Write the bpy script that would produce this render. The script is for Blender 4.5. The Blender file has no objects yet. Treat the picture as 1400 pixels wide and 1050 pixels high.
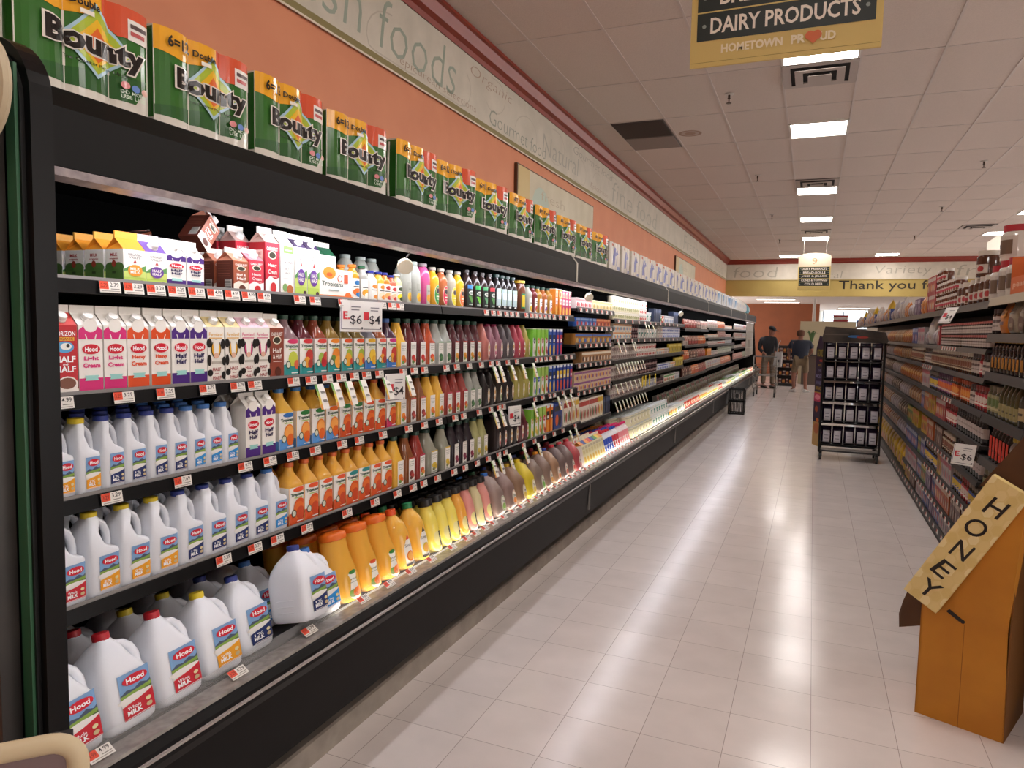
import bpy, math, random
from mathutils import Vector, Matrix
PI = math.pi
SC = bpy.context.scene
COL = SC.collection
# ------------------------------------------------------------------ camera, world, exposure
CAMF, YAW, PITCH, ROLL, CAMH = 980.7, .3956, .0769, .0211, 1.5512
cam = bpy.data.cameras.new('camera'); camo = bpy.data.objects.new('camera', cam); COL.objects.link(camo)
cam.sensor_width = 36.0; cam.lens = CAMF / 1400 * 36.0; cam.clip_start = .02; cam.clip_end = 200
_f = Vector((-math.sin(YAW) * math.cos(PITCH), math.cos(YAW) * math.cos(PITCH), -math.sin(PITCH)))
_r = Vector((math.cos(YAW), math.sin(YAW), 0)); _u = _r.cross(_f)
_r2 = _r * math.cos(ROLL) + _u * math.sin(ROLL); _u2 = _u * math.cos(ROLL) - _r * math.sin(ROLL)
camo.matrix_world = Matrix(((_r2.x, _u2.x, -_f.x, 0), (_r2.y, _u2.y, -_f.y, 0), (_r2.z, _u2.z, -_f.z, CAMH), (0, 0, 0, 1)))
SC.camera = camo
SC.view_settings.view_transform = 'Standard'
SC.view_settings.look = 'None'
SC.view_settings.gamma = 1
SC.view_settings.use_curve_mapping = False
SC.view_settings.exposure = 0.95
CEIL_LED, CANOPY_LED, WELL_LED, WORLD = 13.5, 12.0, 11.0, 2.0
world = bpy.data.worlds.new('world'); SC.world = world; world.use_nodes = True
world.node_tree.nodes['Background'].inputs[0].default_value = (1.0, .95, .92, 1)
world.node_tree.nodes['Background'].inputs[1].default_value = WORLD
random.seed(7)
# ------------------------------------------------------------------ materials
def lin(h):
    h = h.lstrip('#')
    if len(h) == 3: h = ''.join(c * 2 for c in h)
    o = []
    for i in (0, 2, 4):
        c = int(h[i:i + 2], 16) / 255
        o.append(c / 12.92 if c <= .04045 else ((c + .055) / 1.055) ** 2.4)
    return (*o, 1)
_mc = {}
def C(h, rough=.5, metal=0, emit=0, name=None):
    k = (h, rough, metal, emit)
    if k in _mc: return _mc[k]
    m = bpy.data.materials.new(name or 'paint_' + h.lstrip('#')); m.use_nodes = True
    b = m.node_tree.nodes['Principled BSDF']
    b.inputs['Base Color'].default_value = lin(h); b.inputs['Roughness'].default_value = rough
    b.inputs['Metallic'].default_value = metal
    if emit:
        b.inputs['Emission Color'].default_value = lin(h); b.inputs['Emission Strength'].default_value = emit
    _mc[k] = m
    return m
def J(h, rough=.1, fac=.3):
    """translucent drink / milky plastic"""
    k = ('J', h, rough, fac)
    if k in _mc: return _mc[k]
    m = bpy.data.materials.new('drink_' + h.lstrip('#')); m.use_nodes = True
    nt = m.node_tree; b = nt.nodes['Principled BSDF']; out = nt.nodes['Material Output']
    cl = [min(1, c * 1.12 + .02) for c in lin(h)[:3]] + [1]
    b.inputs['Base Color'].default_value = cl; b.inputs['Roughness'].default_value = rough
    t = nt.nodes.new('ShaderNodeBsdfTranslucent'); t.inputs[0].default_value = [c ** .7 for c in cl]
    x = nt.nodes.new('ShaderNodeMixShader'); x.inputs[0].default_value = fac
    nt.links.new(b.outputs[0], x.inputs[1]); nt.links.new(t.outputs[0], x.inputs[2]); nt.links.new(x.outputs[0], out.inputs[0])
    _mc[k] = m
    return m
def glassy(name, col='#ffffff', alpha=.25, rough=.05):
    m = bpy.data.materials.new(name); m.use_nodes = True
    nt = m.node_tree; b = nt.nodes['Principled BSDF']; out = nt.nodes['Material Output']
    b.inputs['Base Color'].default_value = lin(col); b.inputs['Roughness'].default_value = rough
    t = nt.nodes.new('ShaderNodeBsdfTransparent')
    x = nt.nodes.new('ShaderNodeMixShader'); x.inputs[0].default_value = alpha
    nt.links.new(t.outputs[0], x.inputs[1]); nt.links.new(b.outputs[0], x.inputs[2]); nt.links.new(x.outputs[0], out.inputs[0])
    return m
def noisy(name, c1, c2, scale=8, rough=.5, detail=4, bump=0, bscale=200, rvar=0, stretch=None, metal=0):
    m = bpy.data.materials.new(name); m.use_nodes = True
    nt = m.node_tree; b = nt.nodes['Principled BSDF']
    tc = nt.nodes.new('ShaderNodeTexCoord'); n = nt.nodes.new('ShaderNodeTexNoise')
    n.inputs['Scale'].default_value = scale; n.inputs['Detail'].default_value = detail
    src = tc.outputs['Object']
    if stretch:
        mp = nt.nodes.new('ShaderNodeMapping'); mp.inputs['Scale'].default_value = stretch
        nt.links.new(src, mp.inputs[0]); src = mp.outputs[0]
    nt.links.new(src, n.inputs['Vector'])
    r = nt.nodes.new('ShaderNodeValToRGB'); r.color_ramp.elements[0].color = lin(c1); r.color_ramp.elements[1].color = lin(c2)
    r.color_ramp.elements[0].position = .35; r.color_ramp.elements[1].position = .65
    nt.links.new(n.outputs['Fac'], r.inputs[0]); nt.links.new(r.outputs[0], b.inputs['Base Color'])
    b.inputs['Roughness'].default_value = rough; b.inputs['Metallic'].default_value = metal
    if bump:
        n2 = nt.nodes.new('ShaderNodeTexNoise'); n2.inputs['Scale'].default_value = bscale
        nt.links.new(tc.outputs['Object'], n2.inputs['Vector'])
        bp = nt.nodes.new('ShaderNodeBump'); bp.inputs['Strength'].default_value = bump; bp.inputs['Distance'].default_value = .01
        nt.links.new(n2.outputs['Fac'], bp.inputs['Height']); nt.links.new(bp.outputs[0], b.inputs['Normal'])
    return m
# ------------------------------------------------------------------ text outlines
_tc = {}
def ttris(s, bold, shear, res):
    k = (s, bold, shear, res)
    if k in _tc: return _tc[k]
    cu = bpy.data.curves.new('tmp', 'FONT'); cu.body = s; cu.resolution_u = res; cu.offset = bold; cu.shear = shear
    o = bpy.data.objects.new('tmp', cu); me = bpy.data.meshes.new_from_object(o)
    vs = [(v.co.x, v.co.y) for v in me.vertices]; fs = [tuple(p.vertices) for p in me.polygons]
    bpy.data.objects.remove(o); bpy.data.curves.remove(cu); bpy.data.meshes.remove(me)
    if vs:
        x0 = min(v[0] for v in vs); x1 = max(v[0] for v in vs); y0 = min(v[1] for v in vs); y1 = max(v[1] for v in vs)
        vs = [((x - (x0 + x1) / 2) / max(x1 - x0, 1e-6), (y - (y0 + y1) / 2) / max(y1 - y0, 1e-6)) for x, y in vs]
    _tc[k] = (vs, fs)
    return _tc[k]
# ------------------------------------------------------------------ mesh builder
def sgp(c, p): return math.copysign(abs(c) ** p, c)
def ring(z, hx, hy, e=2, cx=0, cy=0, n=20):
    return [(cx + hx * sgp(math.cos(2 * PI * (i + .5) / n), 2 / e), cy + hy * sgp(math.sin(2 * PI * (i + .5) / n), 2 / e), z) for i in range(n)]
class MB:
    def __init__(s): s.v = []; s.f = []; s.m = []; s.s = []; s.mats = []
    def mi(s, m):
        if isinstance(m, str): m = C(m)
        if m not in s.mats: s.mats.append(m)
        return s.mats.index(m)
    def add(s, vs, fs, m, smooth=False):
        b = len(s.v); k = s.mi(m); s.v += [tuple(v) for v in vs]
        for f in fs: s.f.append(tuple(b + i for i in f)); s.m.append(k); s.s.append(smooth)
        return s
    def box(s, x0, y0, z0, x1, y1, z1, m):
        return s.add([(x, y, z) for z in (z0, z1) for y in (y0, y1) for x in (x0, x1)],
                     [(0, 2, 3, 1), (4, 5, 7, 6), (0, 1, 5, 4), (2, 6, 7, 3), (0, 4, 6, 2), (1, 3, 7, 5)], m)
    def loft(s, rings, m, smooth=True, c0=True, c1=True):
        n = len(rings[0]); vs = [p for r in rings for p in r]; fs = []
        for i in range(len(rings) - 1):
            for j in range(n):
                k = (j + 1) % n; fs.append((i * n + j, i * n + k, (i + 1) * n + k, (i + 1) * n + j))
        if c0: fs.append(tuple(reversed(range(n))))
        if c1: fs.append(tuple((len(rings) - 1) * n + j for j in range(n)))
        return s.add(vs, fs, m, smooth)
    def lathe(s, prof, m, n=16, cx=0, cy=0, smooth=True):
        return s.loft([[(cx + r * math.cos(2 * PI * j / n), cy + r * math.sin(2 * PI * j / n), z) for j in range(n)] for r, z in prof], m, smooth)
    def tube(s, pts, r, m, n=8, rb=None, closed=False):
        P = [Vector(p) for p in pts]; L = len(P); rings = []; pu = None
        for i, p in enumerate(P):
            a = P[(i - 1) % L] if (i or closed) else p; b = P[(i + 1) % L] if (i < L - 1 or closed) else p
            t = (b - a).normalized()
            u = pu or (Vector((1, 0, 0)) if abs(t.x) < .9 else Vector((0, 0, 1)))
            u = (u - t * u.dot(t)).normalized(); pu = u; w = t.cross(u); rr = r[i] if isinstance(r, (list, tuple)) else r
            rings.append([tuple(p + u * ((rb or 1) * rr * math.cos(2 * PI * j / n)) + w * (rr * math.sin(2 * PI * j / n))) for j in range(n)])
        if closed: rings.append(rings[0])
        return s.loft(rings, m, True, not closed, not closed)
    def prism(s, poly, a0, a1, m, axis='y'):
        """polygon (x,z) extruded along y, (y,z) along x or (x,y) along z"""
        n = len(poly)
        pt = {'y': lambda p, a: (p[0], a, p[1]), 'x': lambda p, a: (a, p[0], p[1]), 'z': lambda p, a: (p[0], p[1], a)}[axis]
        vs = [pt(p, a0) for p in poly] + [pt(p, a1) for p in poly]
        fs = [(i, (i + 1) % n, n + (i + 1) % n, n + i) for i in range(n)] + [tuple(reversed(range(n))), tuple(range(n, 2 * n))]
        return s.add(vs, fs, m)
    def art(s, items, mp, off=.0005, eps=.0003, nsub=1, rough=.45, k0=0):
        def clip(poly, c, keep):
            o = []
            for i in range(len(poly)):
                p, q = poly[i - 1], poly[i]; dp, dq = (p[0] - c) * keep, (q[0] - c) * keep
                if (dp >= 0) != (dq >= 0):
                    t = dp / (dp - dq); o.append((c, p[1] + t * (q[1] - p[1])))
                if dq >= 0: o.append(q)
            return o
        for k, it in enumerate(items):
            d = off + eps * (k + k0); t = it[0]
            if t == 'r': polys = [[(it[1], it[2]), (it[3], it[2]), (it[3], it[4]), (it[1], it[4])]]; col = it[5]
            elif t == 'e':
                N = 16; polys = [[(it[1] + it[3] * math.cos(2 * PI * i / N), it[2] + it[4] * math.sin(2 * PI * i / N)) for i in range(N)]]; col = it[5]
            elif t == 'p': polys = [list(it[1])]; col = it[2]
            elif t == 't':
                # ('t', text, cx, cy, w, h, col, bold, shear, rot, aspect)
                _, tx, cx, cy, w, h, col = it[:7]; bold = it[7] if len(it) > 7 else .02; shear = it[8] if len(it) > 8 else 0
                rot = it[9] if len(it) > 9 else 0; asp = it[10] if len(it) > 10 else 1
                vs, fs = ttris(tx, bold, shear, it[11] if len(it) > 11 else 2); ca, sa = math.cos(rot), math.sin(rot)
                V = []
                for x, y in vs:
                    a, b = x * w, y * h
                    V.append(mp(cx + a * ca - b * sa / asp, cy + a * sa * asp + b * ca, d))
                if nsub == 1: s.add(V, fs, C(col, rough)); continue
                W2 = []
                for x, y in vs: a, b = x * w, y * h; W2.append((cx + a * ca - b * sa / asp, cy + a * sa * asp + b * ca))
                m = C(col, rough)
                for f in fs:
                    P = [W2[i] for i in f]; q0 = math.floor(min(p[0] for p in P) * nsub + 1e-6); q1 = math.ceil(max(p[0] for p in P) * nsub - 1e-6)
                    for q in range(q0, max(q1, q0 + 1)):
                        Q = clip(clip(P, q / nsub, 1), (q + 1) / nsub, -1) if q1 - q0 > 1 else P
                        if len(Q) > 2: s.add([mp(u, v, d) for u, v in Q], [tuple(range(len(Q)))], m)
                continue
            m = C(col, rough) if isinstance(col, str) else col
            for P in polys:
                if nsub == 1: s.add([mp(u, v, d) for u, v in P], [tuple(range(len(P)))], m); continue
                u0 = min(p[0] for p in P); u1 = max(p[0] for p in P)
                for q in range(int(math.floor(u0 * nsub)), int(math.ceil(u1 * nsub))):
                    R = clip(clip(P, q / nsub, 1), (q + 1) / nsub, -1)
                    if len(R) > 2: s.add([mp(u, v, d) for u, v in R], [tuple(range(len(R)))], m)
        return s
    def mesh(s, name):
        me = bpy.data.meshes.new(name); me.from_pydata(s.v, [], s.f)
        for m in s.mats: me.materials.append(m)
        me.polygons.foreach_set('material_index', s.m); me.polygons.foreach_set('use_smooth', s.s)
        me.update()
        if any(s.s): me.set_sharp_from_angle(angle=math.radians(42))
        return me
    def build(s, name, parent=None, kind=None, label=None, loc=None, link=True):
        o = bpy.data.objects.new(name, s.mesh(name))
        if link: COL.objects.link(o)
        if parent: o.parent = parent
        if kind: o['kind'] = kind
        if label: o['label'] = label
        if loc: o.location = loc
        return o
def flat(x, y0, y1, z0, z1): return lambda u, v, d: (x + d, y0 + u * (y1 - y0), z0 + v * (z1 - z0))
def semi(ax, by, e, y0, y1, z0, z1, cy=0): return lambda u, v, d: (ax * max(0, 1 - min(1, abs((y0 + u * (y1 - y0) - cy) / by)) ** e) ** (1 / e) + d, y0 + u * (y1 - y0), z0 + v * (z1 - z0))
def side(y, x0, x1, z0, z1): return lambda u, v, d: (x0 + u * (x1 - x0), y - d, z0 + v * (z1 - z0))
def cyl(r, span, z0, z1, a0=0): return lambda u, v, d: ((r + d) * math.cos(a0 + (u - .5) * span), (r + d) * math.sin(a0 + (u - .5) * span), z0 + v * (z1 - z0))
def tag(o, label, cat, group=None):
    o['label'] = label; o['category'] = cat
    if group: o['group'] = group
    return o
def empty(name, label=None, cat=None, loc=(0, 0, 0), rz=0, group=None, link=True):
    o = bpy.data.objects.new(name, None); o.location = loc; o.rotation_euler = (0, 0, rz); o.empty_display_size = .05
    if link: COL.objects.link(o)
    if label: tag(o, label, cat, group)
    return o
ORD = 'zeroth first second third fourth fifth sixth seventh eighth ninth tenth eleventh twelfth thirteenth fourteenth fifteenth sixteenth seventeenth eighteenth nineteenth twentieth'.split()
def ordw(i):
    if i <= 20: return ORD[i]
    t, u = divmod(i, 10); tens = ['', '', 'twenty', 'thirty', 'forty', 'fifty', 'sixty', 'seventy', 'eighty', 'ninety']
    if i >= 100: return 'hundred-and-' + ordw(i - 100) if i > 100 else 'hundredth'
    return (tens[t] + '-' + ORD[u]) if u else tens[t][:-1] + 'ieth'
# ------------------------------------------------------------------ repeatable kinds
class Kind:
    """builder(parent_or_None) makes the parts under an empty, or one mesh when single"""
    def __init__(s, name, cat, look, fn, depth=.08, h=.2): s.name, s.cat, s.look, s.fn, s.depth, s.h = name, cat, look, fn, depth, h; s.proto = None
    def new(s, loc, rz=0, label='', group=None, tilt=None, sc=None):
        if s.proto is None:
            o = s.proto = s.fn(s); first = True; o0 = o
        else:
            o0 = s.proto; o = o0.copy(); COL.objects.link(o)
            for k in ('label', 'group', 'category'):
                if k in o: del o[k]
            for ch in o0.children:
                c = ch.copy(); c.parent = o; COL.objects.link(c)
                for g in ch.children:
                    q = g.copy(); q.parent = c; COL.objects.link(q)
        o.location = loc; o.rotation_euler = (tilt[0], tilt[1], rz) if tilt else (0, 0, rz)
        o.scale = sc or (1, 1, 1)
        tag(o, label, s.cat, group)
        return o
K = {}
def kind(key, name, cat, look, depth=.08, h=.2):
    def deco(fn): K[key] = Kind(name, cat, look, fn, depth, h); return fn
    return deco
def mk(key, name, cat, look, fn, depth=.08, h=.2): K[key] = Kind(name, cat, look, fn, depth, h)
# ------------------------------------------------------------------ room shell
CZ = 3.83
def tile_mat(name, bw, bh, ox, oy, c1, c2, cm, mort, rough, bump=.0, nsc=6, gloss=None):
    m = bpy.data.materials.new(name); m.use_nodes = True
    nt = m.node_tree; b = nt.nodes['Principled BSDF']; L = nt.links
    tc = nt.nodes.new('ShaderNodeTexCoord'); mp = nt.nodes.new('ShaderNodeMapping'); mp.inputs['Location'].default_value = (ox, oy, 0)
    L.new(tc.outputs['Object'], mp.inputs[0])
    br = nt.nodes.new('ShaderNodeTexBrick'); br.offset = 0; br.squash = 1
    br.inputs['Scale'].default_value = 1; br.inputs['Brick Width'].default_value = bw; br.inputs['Row Height'].default_value = bh
    br.inputs['Mortar Size'].default_value = mort; br.inputs['Mortar Smooth'].default_value = .3; br.inputs['Bias'].default_value = 0
    br.inputs['Color1'].default_value = lin(c1); br.inputs['Color2'].default_value = lin(c2); br.inputs['Mortar'].default_value = lin(cm)
    L.new(mp.outputs[0], br.inputs['Vector'])
    n = nt.nodes.new('ShaderNodeTexNoise'); n.inputs['Scale'].default_value = nsc; n.inputs['Detail'].default_value = 8
    L.new(tc.outputs['Object'], n.inputs['Vector'])
    mx = nt.nodes.new('ShaderNodeMix'); mx.data_type = 'RGBA'; mx.blend_type = 'MULTIPLY'; mx.inputs[0].default_value = .2
    L.new(br.outputs['Color'], mx.inputs[6]); L.new(n.outputs['Fac'], mx.inputs[7])
    L.new(mx.outputs[2], b.inputs['Base Color'])
    b.inputs['Roughness'].default_value = rough
    if gloss:
        mr = nt.nodes.new('ShaderNodeMapRange'); mr.inputs[3].default_value = gloss[0]; mr.inputs[4].default_value = gloss[1]
        n3 = nt.nodes.new('ShaderNodeTexNoise'); n3.inputs['Scale'].default_value = 3; n3.inputs['Detail'].default_value = 6
        L.new(tc.outputs['Object'], n3.inputs['Vector']); L.new(n3.outputs['Fac'], mr.inputs[0]); L.new(mr.outputs[0], b.inputs['Roughness'])
    if bump:
        n2 = nt.nodes.new('ShaderNodeTexNoise'); n2.inputs['Scale'].default_value = 90 if bump > .2 else 22; n2.inputs['Detail'].default_value = 3
        L.new(tc.outputs['Object'], n2.inputs['Vector'])
        bp = nt.nodes.new('ShaderNodeBump'); bp.inputs['Strength'].default_value = bump; bp.inputs['Distance'].default_value = .004
        L.new(n2.outputs['Fac'], bp.inputs['Height']); L.new(bp.outputs[0], b.inputs['Normal'])
    return m
FLOOR = tile_mat('vinyl_floor', .3048, .3048, -.066 + 6.096, -3.575 + 30.48, '#eadfda', '#e5dad5', '#a89b94', .0014, .25, .10, 5, (.11, .24))
CEILM = tile_mat('ceiling_tile', .6096, 1.2192, 2.1945 + 12.192, -5.444 + 24.384, '#e4d7ce', '#dfd2c9', '#ab9e96', .005, .9, .4, 120)
ORANGE = noisy('orange_paint', '#d68a64', '#d0835e', 3, .6)
SALMON = ORANGE
RED = noisy('red_cornice', '#8e3322', '#862e1f', 5, .35)
TAN = noisy('tan_paint', '#b7a05c', '#b09955', 2, .6)
FRZ = noisy('frieze_board', '#cfc6b6', '#c3bbab', 4, .55)
MB().box(-2.62, -4, -.1, 16, 40, 0, FLOOR).build('floor', kind='structure')
MB().box(-2.72, -4, CZ, 16, 23.6, CZ + .08, CEILM).build('ceiling', kind='structure')
MB().box(-2.72, -4, 0, -2.62, 23.6, CZ, ORANGE).build('wall_left', kind='structure')
MB().box(-2.72, -4.1, 0, 16, -4, CZ, noisy('fill_block_paint', '#b9ab9c', '#b0a293', 3, .7)).build('fill_block_wall', kind='structure')  # unseen wall added behind the camera to hold back fill light
# T-bar grid
g = MB(); TB = C('#cfc4be', .35)
for i in range(-1, 30): g.box(-2.1945 + .6096 * i - .009, -4, CZ - .004, -2.1945 + .6096 * i + .009, 23.5, CZ, TB)
for j in range(-7, 15): g.box(-2.5, 5.4438 + 1.2192 * j - .009, CZ - .0035, 15.9, 5.4438 + 1.2192 * j + .009, CZ, TB)
g.build('ceiling_grid', kind='structure')
# frieze board with printed words, along the left wall
def frieze_left():
    m = MB(); m.box(-2.62, -4, 3.20, -2.605, 23.5, 3.70, FRZ)
    m.box(-2.605, -4, 3.205, -2.60, 23.5, 3.245, C('#857848', .5)); m.box(-2.605, -4, 3.193, -2.598, 23.5, 3.205, C('#d8cdbb', .5))
    m.box(-2.605, -4, 3.685, -2.60, 23.5, 3.70, C('#857848', .5))
    W = [('Fresh foods', 2.75, 5.0, 3.30, 3.62, '#9aa494', -.012, .15), ('epicurean selections', 4.20, 5.36, 3.265, 3.335, '#a8907c', -.012, .1), ('Organic', 5.25, 6.1, 3.53, 3.64, '#a8907c', -.015, .2),
         ('Gourmet food', 5.62, 7.0, 3.27, 3.40, '#8b8f80', -.012, .1), ('Natural', 6.9, 8.1, 3.32, 3.52, '#a6a294', -.012, .1), ('Gourmet food', 7.9, 9.6, 3.55, 3.64, '#a09a8b', -.012, .2),
         ('fine food', 9.6, 12.6, 3.30, 3.58, '#a9a595', -.012, .1), ('Quality', 12.9, 15.0, 3.30, 3.6, '#a9a595', -.012, .1), ('Epicurean', 8.6, 9.4, 3.28, 3.36, '#a8907c', -.012, .1),
         ('Fresh', 15.4, 17.4, 3.3, 3.6, '#a9a595', -.012, .1), ('selections', 17.8, 20.0, 3.28, 3.45, '#a8a090', -.012, .1), ('food', 20.5, 22.5, 3.3, 3.6, '#a9a595', -.012, .1)]
    for s, y0, y1, z0, z1, c, b, sh in W: m.art([('t', s, .5, .5, 1, 1, c, b, sh)], flat(-2.6045, y0, y1, z0, z1))
    random.seed(3)
    for k in range(26):      # faint printed swirls
        y = 2.5 + k * .8; z = 3.36 + .2 * random.random(); r = .1 + .1 * random.random(); a0 = random.random() * 6
        pts = [(-2.6045, y + r * (1 + t * .04) * math.cos(a0 + t * .35) * 1.3, min(3.66, max(3.26, z + r * math.sin(a0 + t * .35)))) for t in range(13)]
        for p, q in zip(pts, pts[1:]):
            d = (Vector(q) - Vector(p)); n = Vector((0, -d.z, d.y)).normalized() * .005
            m.add([Vector(p) - n, Vector(q) - n, Vector(q) + n, Vector(p) + n], [(0, 1, 2, 3)], C('#bbb2a2', .55))
    m.build('trim_1', kind='structure')
frieze_left()
def cornice(a0, a1, axis, x, sgn, name):
    pr = [(0, 3.685), (.02 * sgn, 3.685), (.03 * sgn, 3.72), (.07 * sgn, 3.735), (.10 * sgn, 3.80), (.125 * sgn, 3.805), (.125 * sgn, 3.829), (0, 3.829)]
    MB().prism([(x + p, z) for p, z in pr], a0, a1, RED, axis).build(name, kind='structure')
cornice(-4, 23.5, 'y', -2.615, 1, 'trim_2')
# soffit across the end of the aisle
MB().box(-2.62, 23.5, 2.71, 16, 23.7, CZ, TAN).build('wall_back', kind='structure')
def frieze_back():
    m = MB(); m.box(-2.6, 23.485, 3.19, 16, 23.5, 3.69, FRZ); m.box(-2.6, 23.48, 3.185, 16, 23.485, 3.21, C('#a58f52', .5))
    mp = lambda x0, x1, z0, z1: (lambda u, v, d: (x0 + u * (x1 - x0), 23.4845 - d, z0 + v * (z1 - z0)))
    for s, x0, x1, z0, z1 in [('food', -2.4, -1.1, 3.28, 3.6), ('Natural', -.5, .7, 3.25, 3.45), ('Variety', 1.55, 3.0, 3.3, 3.6), ('fresh', 3.6, 5.2, 3.3, 3.6)]:
        m.art([('t', s, .5, .5, 1, 1, '#a5a091', -.012, .1)], mp(x0, x1, z0, z1))
    m.build('trim_3', kind='structure')
frieze_back()
MB().prism([(23.5, 3.685), (23.48, 3.685), (23.47, 3.72), (23.42, 3.74), (23.40, 3.829), (23.5, 3.829)], -2.6, 16, RED, 'x').build('trim_4', kind='structure')
m = MB(); m.art([('t', 'Thank you for shopping', .5, .5, 1, 1, '#26211a', .004, 0)], lambda u, v, d: (.62 + u * 4.55, 23.5 - d * 8, 2.845 + v * .33), off=.0008)
m.build('trim_5', kind='structure')
# checkout area beyond the soffit
MB().box(-5, 23.7, 2.74, 8, 40, 2.8, C('#b9b0a8', .8)).build('ceiling_beyond', kind='structure')
MB().box(-5, 30, 0, .17, 30.15, 2.74, noisy('burnt_orange_paint', '#8a4c28', '#804624', 2, .6)).build('wall_beyond', kind='structure')
MB().box(-5.1, 23.7, 0, -5, 30, 2.74, C('#b86030', .6)).build('wall_beyond_side', kind='structure')
MB().box(.17, 38, 0, 8, 38.15, 2.74, C('#cfc7ba', .7)).build('wall_front', kind='structure')
wn = MB(); wn.box(.4, 37.9, 1.9, 3.1, 37.96, 2.72, C('#cfe3f2', .4, 0, 3.2)); wn_o = wn.build('glow_pane', kind='structure')  # glowing pane made up to stand in for the lit ceiling farther back
fr = MB()  # bars made up to go with the glowing pane
for x in (.36, 1.25, 2.2, 3.1): fr.box(x, 37.84, 1.86, x + .05, 37.9, 2.73, C('#8d9094', .4))
fr.box(.36, 37.84, 1.84, 3.15, 37.9, 1.9, C('#8d9094', .4)); fr.box(.36, 37.84, 2.2, 3.15, 37.89, 2.23, C('#8d9094', .4))
fr.build('glow_pane_bars', wn_o)
# ------------------------------------------------------------------ ceiling fittings
def troffer(x, y, label):
    o = empty('ceiling_light', label, 'light', (x, y, CZ), group='square ceiling lights')
    f = MB()
    for a, b, c, d in [(-.3, -.3, .3, -.28), (-.3, .28, .3, .3), (-.3, -.28, -.28, .28), (.28, -.28, .3, .28)]: f.box(a, b, -.014, c, d, 0, C('#e8e4dd', .4))
    f.build('frame', o); d = MB(); d.box(-.28, -.28, -.009, .28, .28, -.004, C('#fff9f4', .4, 0, CEIL_LED, 'led_panel')); d.build('diffuser', o)
for y, s in [(6.355, 'square ceiling light touching the near air diffuser under the hanging aisle sign'), (8.80, 'largest fully visible square ceiling light over the aisle'), (12.46, 'square ceiling light bordering the second air diffuser over the aisle'),
             (15.5, 'square ceiling light between the second and third air diffusers'), (18.55, 'square ceiling light straight above the small aisle nine sign'), (3.3, 'added unseen ceiling light for the near aisle, above the hanging sign'), (.25, 'added unseen ceiling light for the near aisle, straight over the viewer'), (-2.8, 'added unseen ceiling light for the near aisle, behind the viewer')]: troffer(-.061, y, s)  # last three continue the row unseen, added to light the near aisle
for x, y, s in [(-.74, 22.55, 'small square ceiling light by the red cornice, dairy case side'), (1.77, 22.55, 'small square ceiling light by the red cornice above you')]: troffer(x, y, s)
for y, s in [(18.5, 'square ceiling light above the white tubs on the gondola'), (15.5, 'square ceiling light over the gondola, cut by the picture edge'), (12.46, 'light of the next aisle, third from the soffit'), (9.4, 'light of the next aisle, fourth from the soffit'), (6.355, 'light of the next aisle, fifth from the soffit'), (3.3, 'light of the next aisle, sixth from the soffit'), (.25, 'light of the next aisle, last from the soffit')]: troffer(3.6, y, s)
def diffuser(x, y, label):
    o = empty('air_diffuser', label, 'vent', (x, y, CZ), group='square air diffusers')
    al = C('#b9aea8', .35, .2)
    for n, r, q, z in [('outer_ring', .298, .235, -.012), ('middle_ring', .20, .135, -.030), ('inner_plate', .095, 0, -.046)]:
        m = MB()
        if q:
            for x0, y0, x1, y1 in ((-r, -r, r, -q), (-r, q, r, r), (-r, -q, -q, q), (q, -q, r, q)): m.box(x0, y0, z - .004, x1, y1, z, al)
            for k in range(4):
                c_, s_ = [(1, 0), (0, 1), (-1, 0), (0, -1)][k]; P = [(-q, q), (q, q), (r, r), (-r, r)]; m.add([(p[0] * c_ - p[1] * s_, p[0] * s_ + p[1] * c_, zz) for p, zz in zip(P, (z + .010, z + .010, z, z))], [(0, 1, 2, 3)], al)
        else: m.box(-r, -r, z - .004, r, r, z, al)
        for sx in (-1, 1): m.box(sx * r * .9 - .004, -.004, z, sx * r * .9 + .004, .004, -.004, al)
        m.build(n, o)
    MB().box(-.3, -.3, -.006, .3, .3, -.001, C('#2a2625', .8)).build('duct_opening', o)
for y, s in [(6.965, 'large square air diffuser below the hanging aisle sign'), (11.85, 'square air diffuser midway down the aisle ceiling'), (17.35, 'small square air diffuser nearest the aisle nine sign')]: diffuser(-.061, y, s)
diffuser(2.97, 17.3, 'square air diffuser over the gondola side of ceiling')
o = empty('return_grille', 'dark slotted return air grille near the orange wall', 'vent', (-1.89, 8.49, CZ))
m = MB(); m.box(-.29, -.6, -.012, .29, .6, -.004, C('#5b5350', .6)); m.build('frame', o)
m = MB(); m.box(-.28, -.58, -.014, .28, .02, -.011, C('#1c1917', .7)); m.build('opening', o)
m = MB()
for k in range(22): m.box(-.28, -.58 + k * .0275, -.02, .28, -.574 + k * .0275, -.013, C('#5b534f', .5))
m.build('grille', o)
m = MB(); m.box(-.28, .05, -.017, .28, .58, -.012, C('#8b827d', .6)); m.build('blank_panel', o)
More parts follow.
